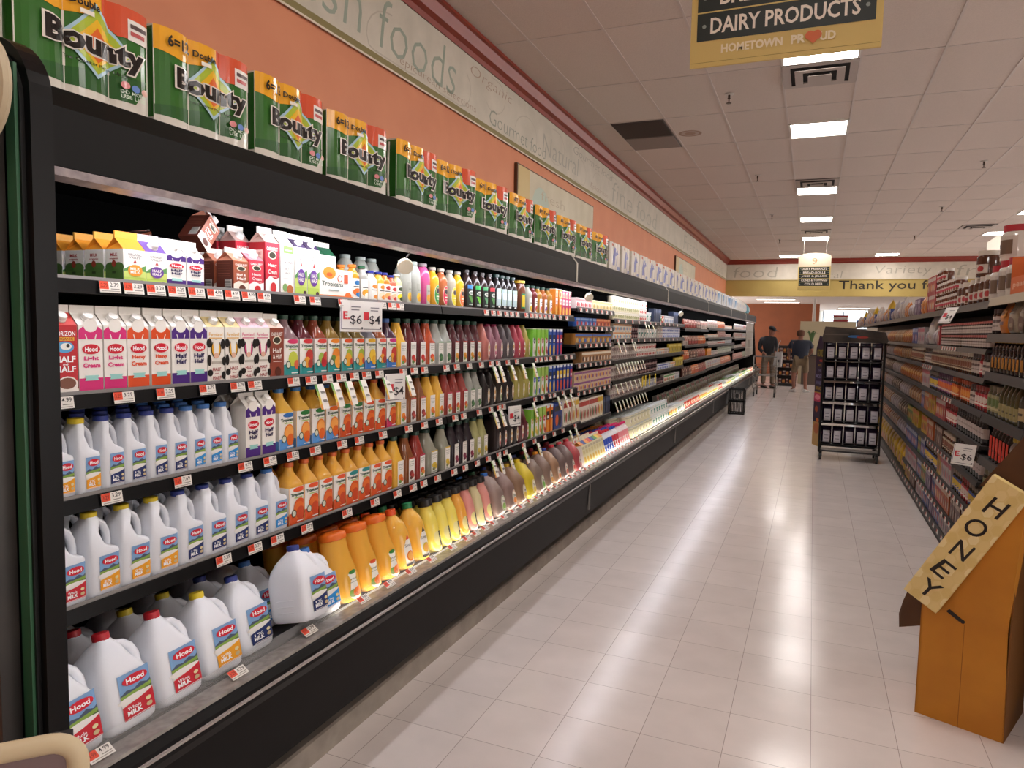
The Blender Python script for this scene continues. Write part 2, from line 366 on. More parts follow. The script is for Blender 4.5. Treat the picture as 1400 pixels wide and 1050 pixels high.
for i, (x, y, s) in enumerate([(-.854, 7.27, 'fire sprinkler head near the hanging aisle sign'), (-.852, 11.04, 'second fire sprinkler head down the dairy side of the ceiling'), (-.84, 14.7, 'third fire sprinkler head down the dairy side of the ceiling'), (-.86, 18.55, 'farthest fire sprinkler head on the dairy side of the ceiling'),
                               (1.91, 11.0, 'nearest fire sprinkler head over the gondola'), (1.95, 14.55, 'second fire sprinkler head over the gondola'), (1.98, 18.5, 'farthest fire sprinkler head over the gondola')]):
    o = empty('sprinkler_head', s, 'sprinkler', (x, y, CZ), group='ceiling sprinkler heads')
    MB().lathe([(.001, -.002), (.045, -.004), (.04, -.012), (.012, -.014)], C('#cfc8c2', .4), 14).build('escutcheon', o)
    MB().lathe([(.011, -.012), (.011, -.04), (.016, -.045), (.006, -.055), (.006, -.085), (.001, -.088)], C('#5a4c42', .4, .8), 10).build('nozzle', o)
    MB().lathe([(.001, -.086), (.026, -.088), (.024, -.092), (.001, -.093)], C('#6a5c50', .4, .8), 12).build('deflector', o)
m = MB(); m.lathe([(.001, 0), (.13, 0), (.13, -.0006), (.001, -.0006)], C('#a78c7c', .9), 24); m.lathe([(.001, 0), (.10, 0), (.10, -.001), (.001, -.001)], C('#c0aca0', .9), 24)
m.lathe([(.001, 0), (.06, 0), (.06, -.0015), (.001, -.0015)], C('#ab9080', .9), 20)
tag(m.build('water_stain', loc=(-1.42, 8.55, CZ)), 'brown ringed water stain on ceiling tile beside the slotted grille', 'stain')
# ------------------------------------------------------------------ refrigerated dairy case
BLK = C('#0a090a', .35, 0, 0, 'case_black'); BLKM = C('#040404', .9, 0, 0, 'case_interior'); PANEL = noisy('case_panel', '#050404', '#070606', 6, .5)
RAIL = noisy('frosted_rail', '#77706b', '#9a938d', 30, .35, 6); CHROME = C('#c9c6c4', .18, 1, 0, 'chrome'); GREYM = C('#8f8984', .45)
LEDGE = noisy('scuffed_ledge', '#8b8278', '#a0968b', 9, .55, 8); CLEAR = glassy('clear_lip', '#ffffff', .10)
STRIP = noisy('frosted_strip', '#8b8184', '#b6a8a8', 25, .3, 6)
CWHITE = C('#f7f6ff', .4, 0, CANOPY_LED, 'canopy_led'); WWHITE = C('#fff3df', .4, 0, WELL_LED, 'well_led')
for m_, v_ in ((BLKM, .1), (PANEL, .2), (BLK, .2)): m_.node_tree.nodes['Principled BSDF'].inputs['Specular IOR Level'].default_value = v_
S_X = [-1.80, -1.78, -1.76, -1.72]; S_Z = [1.655, 1.351, 1.081, .807]
def case_unit(y0, y1, bays, label, well_led_from):
    """bays: list of (ya, yb, [(x_front, z), ...])"""
    o = empty('dairy_case', label, 'refrigerator', (0, 0, 0), group='black refrigerated dairy cases')
    e0, e1 = y0 + .003, y1 - .003
    MB().box(-2.6, e0, .15, -2.52, e1, 2.12, BLKM).build('back_panel', o)
    MB().prism([(-2.52, .24), (-1.592, .455), (-1.592, .487), (-2.52, .269)], e0, e1, C('#3a3735', .6), 'y').build('well_deck', o)
    MB().prism([(-2.5, 0), (-1.556, 0), (-1.556, .084), (-1.565, .09), (-2.5, .09)], e0, e1, LEDGE, 'y').build('base_ledge', o)
    MB().prism([(-2.5, .09), (-1.63, .09), (-1.60, .15), (-1.545, .15), (-1.515, .16), (-1.50, .40), (-1.515, .44), (-1.60, .44), (-2.5, .22)], e0, e1, PANEL, 'y').build('front_panel', o)
    MB().prism([(-1.545, .44), (-1.50, .40), (-1.474, .415), (-1.466, .44), (-1.470, .475), (-1.482, .492), (-1.494, .494), (-1.56, .478), (-1.56, .44)], e0, e1, BLK, 'y').build('bumper', o)
    MB().prism([(-1.4665, .452), (-1.462, .455), (-1.462, .461), (-1.468, .464)], e0, e1, CHROME, 'y').build('bumper_trim', o)
    MB().prism([(-1.490, .495), (-1.494, .503), (-1.568, .493), (-1.568, .488), (-1.50, .493)], e0, e1, RAIL, 'y').build('well_rail', o)
    MB().prism([(-1.564, .493), (-1.567, .493), (-1.574, .53), (-1.571, .53)], e0, e1, CLEAR, 'y').build('clear_lip', o)
    MB().box(-2.52, e0, 2.0, -1.82, e1, 2.02, BLKM).build('top_liner', o)
    MB().prism([(-1.652, 1.910), (-1.652, 2.047), (-1.695, 2.103), (-2.6, 2.103), (-2.6, 2.06), (-1.80, 2.06), (-1.77, 1.985), (-1.68, 1.935), (-1.68, 1.910)], e0, e1, PANEL, 'y').build('canopy', o)
    MB().prism([(-1.652, 1.908), (-1.656, 1.889), (-1.694, 1.881), (-1.70, 1.892), (-1.68, 1.910)], e0, e1, STRIP, 'y').build('canopy_strip', o)
    MB().prism([(-1.705, 1.912), (-1.705, 1.896), (-1.74, 1.899), (-1.74, 1.915)], e0 + .05, e1 - .05, CWHITE, 'y').build('canopy_lamp', o)
    a = max(e0 + .03, well_led_from)
    if a < e1: MB().prism([(-1.561, .466), (-1.561, .486), (-1.567, .486), (-1.567, .466)], a, e1 - .03, WWHITE, 'y').build('well_lamp', o)
    if y0 > 2: MB().prism([(-1.648, 1.912), (-1.648, 2.049), (-1.694, 2.106), (-1.70, 2.103), (-1.653, 2.045), (-1.653, 1.912)], e0, e0 + .026, C('#cfc8bd', .5), 'y').build('canopy_joint', o)
    for k, (ya, yb, sh) in enumerate(bays):
        for x, z in sh:
            s = MB(); s.box(-2.52, ya + .004, z - .022, x, yb - .004, z, C('#151313', .5)); so = s.build('shelf', o)
            r = MB(); r.prism([(x, z + .003), (x + .006, z + .003), (x + .012, z - .034), (x + .005, z - .036), (x, z - .022)], ya + .004, yb - .004, BLK, 'y'); r.build('price_rail', so)
            l = MB(); l.box(x - .002, ya + .004, z + .003, x + .001, yb - .004, z + .012, C('#8e8a88', .25)); l.build('shelf_lip', so)
    if y0 > 2:
        j = MB(); j.box(-1.513, e0, .2, -1.497, e0 + .016, .395, C('#8a8683', .35)); j.build('panel_joint', o)
    return o
Z1 = list(zip(S_X, S_Z))
B3 = [(-1.78, z) for z in (1.73, 1.58, 1.434, 1.268, 1.035, .757)]
B4 = [(-1.78, z) for z in (1.66, 1.466, 1.26, 1.06, .88)]
B5 = [(-1.78, z) for z in (1.604, 1.35, 1.127, .87)]
B6 = [(-1.78, z) for z in (1.64, 1.455, 1.32, 1.12, .89)]
B7 = [(-1.78, z) for z in (1.64, 1.42, 1.18, .9)]
case_unit(1.035, 5.15, [(1.05, 3.32, Z1), (3.32, 5.15, Z1)], 'nearest black refrigerated dairy case, stocked with milk and juice', 2.15)
case_unit(5.15, 8.8, [(5.15, 5.58, Z1), (5.58, 6.77, B3), (6.77, 8.8, B4)], 'second black refrigerated case, with puddings and yogurts', 0)
case_unit(8.8, 12.45, [(8.8, 10.9, B4), (10.9, 12.45, B5)], 'third black refrigerated case, with yogurt tubs in its well', 0)
case_unit(12.45, 16.1, [(12.45, 13.5, B5), (13.5, 16.1, B6)], 'fourth black refrigerated case, behind the black crate on the floor', 0)
case_unit(16.1, 19.75, [(16.1, 18.3, B6), (18.3, 19.75, B7)], 'fifth black refrigerated case, beside the empty shopping cart', 0)
case_unit(19.75, 23.4, [(19.75, 23.3, B7)], 'farthest black refrigerated case, by the customer in the black cap', 0)
o = empty('end_panel', 'black far end panel closing the dairy case row behind the customers', 'panel', (0, 0, 0))
MB().prism([(-2.6, 0), (-1.55, 0), (-1.47, .45), (-1.60, .6), (-1.70, 1.8), (-1.66, 2.1), (-2.6, 2.1)], 23.402, 23.44, BLK, 'y').build('side_core', o)
# end panel of the case row
o = empty('end_panel', 'tall black end panel of the dairy case row with green side strip', 'panel', (0, 0, 0))
def rprof(x1, z1, r, n=8): return [(-2.6, 0), (x1, 0)] + [(x1 - r + r * math.cos(a), z1 - r + r * math.sin(a)) for a in [PI / 2 * i / n for i in range(n + 1)]] + [(-2.6, z1)]
MB().prism(rprof(-1.470, 2.13, .13), .984, 1.031, BLK, 'y').build('bumper_edge', o)
MB().prism(rprof(-1.488, 2.11, .12), .975, .984, C('#070707', .5), 'y').build('side_core', o)
MB().box(-1.522, .968, .1, -1.494, .975, 2.06, C('#2f5b3e', .4)).build('green_strip', o)
MB().prism(rprof(-1.532, 2.08, .1), .928, .970, noisy('dark_grey_laminate', '#2e2a28', '#3a3532', 5, .4), 'y').build('side_panel', o)
o = empty('round_mirror', 'round mirror with beige rim fixed to the black end panel', 'mirror', (-1.545, .925, 1.995))
m = MB(); m.tube([(.112 * math.cos(a), -.012, .112 * math.sin(a)) for a in [2 * PI * i / 32 for i in range(32)]], .012, C('#b9a98c', .5), 8, closed=True); m.build('rim', o)
m = MB(); m.loft([[(.105 * math.cos(2 * PI * i / 32) * s, -.003 - d, .105 * math.sin(2 * PI * i / 32) * s) for i in range(32)] for s, d in [(1, 0), (.7, .012), (.35, .018), (.01, .02)]], C('#8b8480', .08, .9), True, False, True); m.build('mirror_face', o)
# beige framed basket window at the lower left
o = empty('beige_frame', 'beige rounded frame around a shiny clear panel, below the end panel', 'frame', (-1.40, .743, .012), rz=.846)
m = MB()
pts = []
for cx, cz, a0 in [(.165, .70, 0), (-.33, .70, PI / 2), (-.33, .3, PI), (.165, .3, 1.5 * PI)]:
    for i in range(7): a = a0 + PI / 2 * i / 6; pts.append((cx + .045 * math.cos(a), -.01, cz + .045 * math.sin(a)))
m.tube(pts, .016, C('#cdbb98', .45), 10, rb=1.2, closed=True); m.build('rim', o)
m = MB(); m.box(-.365, -.004, .265, .2, .002, .74, C('#8d7f83', .06, .85)); m.build('panel', o)
m = MB(); m.box(-.37, .004, 0, .2, .022, .75, C('#201d1c', .6)); m.build('stand', o)
# ------------------------------------------------------------------ product artwork (u, v in 0..1 of the face)
def hood(cx, cy, w, h): return [('e', cx, cy, w, h, '#d2152e'), ('t', 'Hood', cx, cy, w * 1.4, h * 1.0, '#ffffff', .03)]
def a_cream(col, l1, l2, amp=None):
    a = [('r', 0, 0, 1, 1, '#f3efe8'), ('r', 0, 0, 1, .235, col), ('p', [(0, .80), (1, .80), (1, .93), (.8, .985), (.2, .985), (0, .93)], col), ('e', .5, 1.0, .30, .10, '#f3efe8'),
         ('p', [(.33, .77), (.38, .77), (.30, .87), (.25, .87)], '#f3efe8'), ('p', [(.67, .77), (.62, .77), (.70, .87), (.75, .87)], '#f3efe8')]
    a += hood(.5, .655, .38, .075)
    a += [('t', l1, .5, .515, .62, .075, col if not amp else '#2b2350', .04), ('t', l2, .5, .42, .72 if not amp else .55, .07, col if not amp else '#2b2350', .04), ('p', [(.2, .20), (.8, .20), (.74, .235), (.8, .275), (.2, .275), (.26, .235)], '#9ed5cf')]
    if amp: a += [('t', '&', .5, .47, .06, .03, '#2b2350')]
    return a
def a_milk(col, l1, l2):
    return [('r', 0, 0, 1, 1, '#f1efec'), ('r', 0, .45, 1, 1, '#7fa8d6'), ('p', [(0, .56), (.2, .63), (.42, .60), (.65, .68), (.85, .62), (1, .66), (1, .5), (0, .5)], '#47566e'),
            ('p', [(0, .47), (1, .52), (1, .60), (.55, .575), (0, .54)], '#86a845'), ('p', [(0, .43), (1, .46), (1, .52), (.5, .50), (0, .48)], '#4a5f33'),
            ('e', .5, .42, .62, .085, '#efece8'), ('r', 0, 0, 1, .30, col), ('p', [(0, .30), (.25, .335), (.5, .36), (.75, .40), (1, .45), (1, .3), (0, .3)], col)] + hood(.5, .82, .40, .115) + [
            ('t', l1, .33, .235, .4, .075, '#ffffff', .01), ('t', l2, .33, .135, .46, .10, '#ffffff', .04), ('e', .78, .26, .09, .045, '#e7d9a8'), ('e', .78, .13, .10, .05, '#cdb78c'), ('r', .06, .02, .94, .035, '#e9dede')]
def a_trop(top, base, fruits, word='#1d4a33'):
    a = [('r', 0, 0, 1, 1, '#f2efe9'), ('r', 0, 0, 1, .30, base), ('p', [(0, .30), (.5, .36), (1, .30), (1, .2), (0, .2)], base), ('e', .62, .93, .42, .065, top), ('t', 'Tropicana', .52, .79, .94, .115, word, .035), ('r', .28, .70, .85, .725, '#a8c65a')]
    for (x, y, r, c) in fruits: a.append(('e', x, y, r, r * .62, c))
    return a + [('e', .24, .30, .17, .105, '#20402f'), ('e', .24, .30, .13, .08, '#d9dccb'), ('r', .45, .06, .92, .085, '#f2efe9')]
def a_simply(fr, band='#b5483a'):
    return [('r', 0, 0, 1, 1, '#efece5'), ('r', 0, .94, 1, 1, band), ('t', 'Simply', .5, .84, .8, .075, '#3f4a35', -.004), ('t', 'Juice', .5, .74, .7, .06, '#3f4a35', -.004), ('r', .2, .66, .8, .675, '#9aa084'),
            ('e', .45, .36, .36, .12, fr[0]), ('e', .62, .26, .30, .10, fr[1]), ('e', .38, .19, .22, .07, fr[2]), ('r', .15, .05, .85, .075, '#77806a')]
def a_ov(top, disc, txt):
    return [('r', 0, 0, 1, 1, '#f4f1ea'), ('r', 0, 0, 1, .42, '#b6cf5b'), ('p', [(0, .42), (.3, .54), (.6, .46), (1, .56), (1, .3), (0, .3)], '#5f9a52'), ('p', [(0, .36), (.5, .44), (1, .38), (1, .2), (0, .2)], '#c9da74'), ('t', 'ORGANIC', .5, .86, .62, .07, '#4a463f', 0), ('t', 'VALLEY', .5, .77, .5, .06, '#4a463f', 0), ('p', [(.42, .62), (.58, .62), (.5, .72)], '#b53a36'),
            ('e', .5, .40, .33, .17, disc), ('t', txt, .5, .45, .45, .08, '#f7f2e8', .02), ('t', txt, .5, .35, .45, .08, '#f7f2e8', .02), ('e', .78, .08, .14, .05, '#4a2d3a')]
def a_oak(c1, c2, t1, t2):
    return [('r', 0, 0, 1, 1, c1), ('p', [(0, 0), (1, 0), (1, .34), (.7, .30), (.35, .36), (0, .26)], c2), ('t', 'OAKHURST', .5, .88, .8, .07, '#f4ece2', .02), ('e', .5, .76, .30, .08, '#efe6cf'), ('e', .5, .76, .24, .06, '#3d3a2a'), ('t', t1, .5, .56, .62, .09, '#f6efe6', .02), ('t', t2, .5, .44, .62, .09, '#f6efe6', .02), ('e', .55, .14, .22, .10, '#c52b30' if c2 == '#f3ece8' else '#5e2f22'), ('r', .2, .34, .8, .35, '#f1e6da')]
def a_cow(c):
    return [('r', 0, 0, 1, 1, '#f1ede4'), ('t', 'Farmland', .5, .87, .8, .07, c, .01), ('r', .1, .80, .9, .815, c), ('e', .1, .72, .16, .08, '#1b1916'), ('e', .92, .70, .14, .09, '#1b1916'), ('e', .5, .62, .30, .17, '#1b1916'), ('e', .5, .62, .26, .15, c), ('p', [(.3, .78), (.7, .78), (.62, .52), (.38, .52)], '#f1ede4'),
            ('e', .5, .50, .15, .05, '#e0b39a'), ('e', .08, .42, .12, .10, '#1b1916'), ('e', .95, .40, .12, .08, '#1b1916'), ('e', .12, .20, .16, .06, '#1b1916'), ('e', .92, .15, .12, .07, '#1b1916'), ('r', .2, .36, .8, .40, '#b7b0a4'), ('t', 'HALF', .5, .26, .5, .06, '#a02a2a', .02), ('t', 'and', .5, .19, .25, .03, '#a02a2a'), ('t', 'HALF', .5, .11, .5, .06, '#a02a2a', .02)]
def a_horizon():
    return [('r', 0, 0, 1, 1, '#c4202a'), ('t', 'HORIZON', .5, .88, .86, .07, '#ffffff', .02), ('r', .12, .78, .88, .83, '#f2c230'), ('t', 'ORGANIC', .5, .805, .68, .04, '#b01f26'), ('e', .5, .69, .36, .08, '#59a6d9'), ('e', .55, .70, .22, .05, '#f4f4f0'), ('e', .62, .71, .07, .03, '#1a1a1a'), ('t', 'HALF', .5, .52, .8, .085, '#fff', .03), ('t', 'and', .5, .45, .2, .03, '#fff'), ('t', 'HALF', .5, .38, .8, .085, '#fff', .03), ('r', 0, 0, 1, .1, '#efe6dc'), ('e', .55, .16, .42, .12, '#f1e8df'), ('e', .55, .18, .34, .08, '#7a4a35')]
def a_v(col, txt='#ffffff', c2='#6fae4a'):
    return [('r', 0, 0, 1, 1, '#26322e'), ('r', 0, .82, 1, 1, col), ('e', .5, .63, .38, .10, '#d8dcd2'), ('t', '88', .5, .63, .5, .1, '#2a3a36', .02), ('p', [(.1, .48), (.4, .48), (.5, .32), (.6, .48), (.9, .48), (.6, .18), (.4, .18)], c2), ('r', .15, .06, .85, .12, '#aab2a8')]
def a_tetra(c, c2, dot): return [('r', 0, 0, 1, 1, '#efeee6'), ('r', 0, .70, 1, 1, c), ('p', [(0, .70), (1, .62), (1, .75), (0, .75)], c), ('e', .5, .60, .34, .10, '#2a2a30' if c2 == '#2a2a30' else c2), ('t', 'milk', .5, .60, .4, .07, '#fff', .01), ('e', .4, .28, .24, .13, dot), ('e', .7, .18, .2, .1, c2), ('r', .1, .03, .9, .06, c)]
def a_pack(c, c2, c3, txt=None):
    a = [('r', 0, 0, 1, 1, c), ('r', 0, .72, 1, .92, c2), ('e', .32, .38, .2, .22, c3), ('e', .70, .34, .18, .2, c2)]
    if txt: a.append(('t', txt, .5, .82, .8, .12, c3, .02))
    return a
BARC = [('r', .52, .06, .92, .40, '#d8d2c8')] + [('r', .54, .08 + .04 * i, .9, .08 + .04 * i + .018, '#2a2623') for i in range(8)]
# ------------------------------------------------------------------ product shapes (front faces +X, origin bottom centre)
def carton(o, w, d, hb, ht, body, top, front, sidea=None, cap='#efece6', fin=None):
    """gable-top carton: box to hb, sloped roof and fin to ht"""
    x, y = d / 2, w / 2; zr = hb + (ht - hb) * .62
    m = MB(); m.box(-x, -y, 0, x, y, hb, body)
    f = [(x, -y, hb), (x, y, hb), (-x, y, hb), (-x, -y, hb), (.003, -y, zr), (.003, y, zr), (-.003, y, zr), (-.003, -y, zr), (0, -y * .35, zr - .004), (0, y * .35, zr - .004)]
    m.add(f, [(0, 1, 5, 4), (2, 3, 7, 6)], top); m.add(f, [(1, 2, 9), (3, 0, 8), (1, 9, 5), (9, 2, 6), (0, 4, 8), (8, 7, 3)], top)
    m.box(-.003, -y, zr, .003, y, ht, fin or '#ebe7e0')
    m.art(front, flat(x, -y, y, 0, hb), rough=.35)
    if sidea: m.art(sidea, side(-y, -x, x, 0, hb), rough=.4)
    m.build('carton_body', o)
    if cap:
        c = MB(); n = Vector((zr - hb, 0, x)).normalized(); p = Vector((x * .52, 0, hb + (zr - hb) * .48)); u = Vector((0, 1, 0)); v = n.cross(u); R = min(.016, w * .2)
        c.loft([[tuple(p + n * h + (u * math.cos(2 * PI * i / 14) + v * math.sin(2 * PI * i / 14)) * r) for i in range(14)] for r, h in [(R * 1.1, .0), (R * 1.1, .004), (R, .005), (R, .014), (R * .9, .016)]], C(cap, .4)); c.build('cap', o)
    return o
def mkcarton(key, look, front, w=.069, d=.07, hb=.185, ht=.238, body='#ece8e1', top='#f1ede6', sidea=None, cap='#efece6', fin=None, name='cream_carton'):
    mk(key, name, 'carton', look, lambda k: carton(empty(name), w, d, hb, ht, body, top, front, sidea, cap, fin), d, ht)
WHITE = J('#e6e9f0', .35, .12)
def jug_profile(o, w, d, h, mat, cap, lab, lbox=(.09, .50), transl=None, oval=False):
    """slim handled jug seen side-on: neck toward -Y, handle toward +Y, hole through X"""
    m = MB(); n = 20; zs = [(0, -.5, .5, .94), (.02, -.5, .5, 1), (.52, -.5, .5, 1), (.55, -.5, .46, 1), (.585, -.5, .24, .98), (.62, -.5, .06, .97), (.68, -.49, -.03, .94), (.78, -.46, -.10, .86), (.86, -.40, .0, .7), (.91, -.31, .07, .5), (.945, -.30, .05, .42), (.95, -.29, .04, .40)]
    R = []
    for z, a, b, s in zs: R.append(ring(z * h, d / 2 * s, (b - a) / 2 * w, 6 if z < .7 else 3 + (.95 - z) * 6, 0, (a + b) / 2 * w, n))
    m.loft(R, mat)
    m.tube([(0, -.06 * w, .885 * h), (0, .12 * w, .875 * h), (0, .27 * w, .82 * h), (0, .37 * w, .73 * h), (0, .42 * w, .63 * h), (0, .43 * w, .55 * h), (0, .40 * w, .48 * h)], [.06 * w, .085 * w, .095 * w, .095 * w, .09 * w, .085 * w, .08 * w], mat, 10, rb=.011 / (.075 * w))
    m.build('jug_body', o)
    c = MB(); cy = -.125 * w; r = .0195 if w < .12 else .02
    c.lathe([(r, .93 * h), (r * 1.03, .935 * h), (r * 1.03, h * .995), (r * .95, h), (.001, h)], C(cap, .4), 18, 0, cy); c.build('cap', o)
    l = MB()
    if oval:
        l.art([('e', .5, .5, .5, .5, '#eee9df'), ('e', .5, .5, .44, .46, lab[0]), ('e', .5, .5, .40, .43, '#eee9df'), ('e', .5, .66, .26, .14, lab[1]), ('e', .5, .30, .26, .14, lab[2])], flat(d / 2, .08 * w, .46 * w, .10 * h, .52 * h), off=.001)
    else: l.art(lab, semi(d / 2, w / 2, 6, -.22 * w, .42 * w, lbox[0] * h, lbox[1] * h), off=.001, nsub=10)
    l.build('label', o)
    return o
def mkjug(key, look, w, d, h, cap, lab, name='milk_jug', mat=None, oval=False): mk(key, name, 'jug', look, lambda k: jug_profile(empty(name), w, d, h, mat or WHITE, cap, lab, oval=oval), d, h)
def gallon(o, mat, cap, lab, oval=None, liquid=None):
    m = MB(); h = .25
    zs = [(0, .066, .066, 0), (.008, .073, .073, 0), (.03, .076, .076, 0), (.13, .076, .076, 0), (.15, .074, .070, -.005), (.18, .066, .055, -.012), (.205, .053, .044, -.010), (.225, .038, .034, -.004), (.238, .024, .024, 0), (.243, .021, .021, 0), (.248, .020, .020, 0)]
    zs = [(z * .954, a, b, c) for z, a, b, c in zs]
    m.loft([ring(z, a, b, 6 if z < .16 else max(2, 6 - (z - .15) * 45), 0, c, 28) for z, a, b, c in zs], mat)
    m.tube([(.01, .02, .214), (.02, .040, .207), (.026, .054, .192), (.03, .062, .170), (.03, .064, .140), (.03, .060, .112)], [.010, .012, .013, .0135, .014, .016], mat, 10, rb=1.1)
    for z in (.035, .055, .075): m.tube([(-.035, -.0765, z), (.03, -.0765, z + .002)], .0018, mat, 5)
    m.build('jug_body', o)
    MB().lathe([(.020, .231), (.0215, .232), (.0215, .247), (.020, .25), (.001, .25)], C(cap, .4), 20).build('cap', o)
    l = MB()
    if oval: l.art([('e', .5, .5, .5, .5, '#f3eee2'), ('e', .5, .5, .44, .45, oval), ('e', .5, .52, .38, .40, '#f3eee2'), ('e', .5, .35, .3, .18, oval), ('t', 'Tea', .5, .65, .5, .18, '#4a4a3a', .02)], semi(.0765, .0762, 6, -.01, .062, .012, .105), off=.001, nsub=8)
    else: l.art(lab, semi(.0765, .0762, 6, -.036, .063, .026, .142), off=.0012, nsub=10)
    l.build('label', o)
    return o
def mkgal(key, look, cap, lab, mat=None, oval=None, name='milk_gallon'): mk(key, name, 'jug', look, lambda k: gallon(empty(name), mat or WHITE, cap, lab, oval), .152, .262)
def trop(o, col, cap, lab, w=.082, h=.234):
    a = w / 2; m = MB(); j = J(col)
    m.loft([ring(z * h, r * a, r * a, e, n=24) for z, r, e in [(0, .9, 6), (.015, .98, 7), (.04, 1, 8), (.60, 1, 8), (.64, 1.0, 7), (.67, .93, 5), (.72, .84, 3.5), (.78, .66, 2.4), (.84, .48, 2), (.88, .42, 2), (.93, .41, 2)]], j); m.build('bottle_body', o)
    MB().lathe([(.43 * a, .925 * h), (.47 * a, .93 * h), (.47 * a, .985 * h), (.43 * a, h), (.001, h)], C(cap, .4), 18).build('cap', o)
    l = MB(); l.art(lab, semi(a, a, 8, -a * .93, a * .93, .035 * h, .62 * h), off=.0008, nsub=12); l.art([('r', 0, 0, 1, 1, '#e9e5dd'), ('r', 0, 0, 1, .25, lab[1][5])], side(-a, -a * .93, a * .93, .035 * h, .62 * h), off=.0006); l.build('label', o)
    return o
def mktrop(key, look, col, cap, lab): mk(key, 'juice_bottle', 'bottle', look, lambda k: trop(empty('juice_bottle'), col, cap, lab), .086, .234)
def simply(o, col, cap, lab, h=.265, w=.086):
    a = w / 2; m = MB()
    m.loft([ring(z * h, r * a, r * a, e, n=24) for z, r, e in [(0, .9, 5), (.02, 1, 6), (.48, 1, 6), (.53, .98, 4.5), (.57, .90, 3), (.63, .86, 2.4), (.70, .78, 2), (.78, .62, 2), (.86, .50, 2), (.93, .44, 2)]], J(col, .07)); m.build('carafe_body', o)
    MB().lathe([(.46 * a, .915 * h), (.52 * a, .92 * h), (.54 * a, .985 * h), (.50 * a, h), (.001, h)], C(cap, .35), 18).build('cap', o)
    l = MB(); l.art(lab, flat(a, -a * .42, a * .72, .03 * h, .53 * h), off=.001); l.build('label', o)
    return o
def mksimply(key, look, col, cap, lab, h=.237): mk(key, 'juice_carafe', 'bottle', look, lambda k: simply(empty('juice_carafe'), col, cap, lab, h), .088, h)
def tall(o, col, cap, lab, prof, h, r, span=1.5, lz=(.1, .6), capr=.4, caph=.08, n=18, joint='bottle_body', matf=None):
    m = MB(); m.lathe([(max(.001, p * r), z * h) for p, z in prof], matf or J(col, .08), n); m.build(joint, o)
    MB().lathe([(capr * r, (1 - caph) * h), (capr * r * 1.06, (1 - caph) * h + .001), (capr * r * 1.06, h * .993), (capr * r * .95, h), (.001, h)], C(cap, .4), n).build('cap', o)
    if lab:
        l = MB(); R = r; l.art(lab, cyl(R, span, lz[0] * h, lz[1] * h), off=.0008, nsub=6); l.build('label', o)
    return o
P_BOT = [(.9, 0), (1, .02), (1, .55), (.98, .62), (.8, .74), (.5, .85), (.38, .90), (.38, .95)]
P_SHO = [(.9, 0), (1, .02), (1, .66), (.92, .74), (.7, .80), (.5, .86), (.42, .9), (.42, .95)]
P_WST = [(.92, 0), (1, .03), (1, .42), (.86, .56), (.84, .62), (.88, .68), (.78, .78), (.5, .88), (.46, .95)]
P_WIDE = [(.9, 0), (1, .03), (1, .72), (.94, .80), (.82, .87), (.8, .9)]
def mktall(key, name, look, col, cap, lab, prof, h, r, cat='bottle', **kw): mk(key, name, cat, look, lambda k: tall(empty(name), col, cap, lab, prof, h, r, **kw), 2 * r, h)
def boxmesh(w, d, h, col, front, sidec=None, lid=None):
    m = MB(); m.box(-d / 2, -w / 2, 0, d / 2, w / 2, h, col); m.art(front, flat(d / 2, -w / 2, w / 2, 0, h))
    if sidec: m.art(sidec, side(-w / 2, -d / 2, d / 2, 0, h))
    if lid: m.box(-d / 2 - .001, -w / 2 - .001, h, d / 2 + .001, w / 2 + .001, h + .004, lid)
    return m
def mkbox(key, name, cat, look, w, d, h, col, front, sidec=None, lid=None): mk(key, name, cat, look, lambda k: boxmesh(w, d, h, col, front, sidec, lid).build(name), d, h)
def tubmesh(r, h, col, lab, lid, taper=.86):
    m = MB(); m.lathe([(r * taper * .9, 0), (r * taper, .004), (r, h * .94)], C(col, .4), 18)
    m.lathe([(r * 1.04, h * .93), (r * 1.05, h * .99), (r, h), (.001, h)], C(lid, .4), 18)
    if lab: m.art(lab, lambda u, v, d: ((r * (taper + (1 - taper) * (.1 + .75 * v)) + d) * math.cos((u - .5) * 2.4), (r * (taper + (1 - taper) * (.1 + .75 * v)) + d) * math.sin((u - .5) * 2.4), h * (.1 + .75 * v)), off=.001, nsub=8)
    return m
def mktub(key, name, cat, look, r, h, col, lab, lid, taper=.86): mk(key, name, cat, look, lambda k: tubmesh(r, h, col, lab, lid, taper).build(name), 2 * r, h)
def bagmesh(w, d, h, col, art, rough=.3, seal=.03, base=.5):
    m = MB(); a, b = w / 2, d / 2
    T = [(0, base * .6, .92), (.04, base + .25, .98), (.25, 1, 1), (.6, .92, .98), (.85, .45, .98), (.94, .08, 1), (1, .03, 1)]
    m.loft([ring(z * h, max(.002, b * t), a * s, 3, n=18) for z, t, s in T], C(col, rough))
    def tap(z):
        for (p, t, _), (q, r, _) in zip(T, T[1:]):
            if z <= q: return t + (r - t) * (z - p) / (q - p)
        return .03
    mp = lambda u, v, dd: (b * tap(.03 + .9 * v) * (1 - min(.99, abs(2 * u - 1) * .9) ** 3) ** (1 / 3) + dd + .0025, (u - .5) * w * .88, (.03 + .9 * v) * h)
    vs_ = [.0, .24, .63, .9, 1.0]
    for v0, v1 in zip(vs_, vs_[1:]):
        for k, it in enumerate(art):
            if it[0] == 'r' and it[2] < v1 and it[4] > v0: m.art([('r', it[1], max(v0, it[2]), it[3], min(v1, it[4]), it[5])], mp, nsub=10, rough=rough, k0=k)
    for k, it in enumerate(art):
        if it[0] != 'r': m.art([it], mp, off=.0015, nsub=10, rough=rough, k0=k)
    return m
def mkbag(key, name, cat, look, w, d, h, col, art, rough=.3): mk(key, name, cat, look, lambda k: bagmesh(w, d, h, col, art, rough).build(name), d, h)
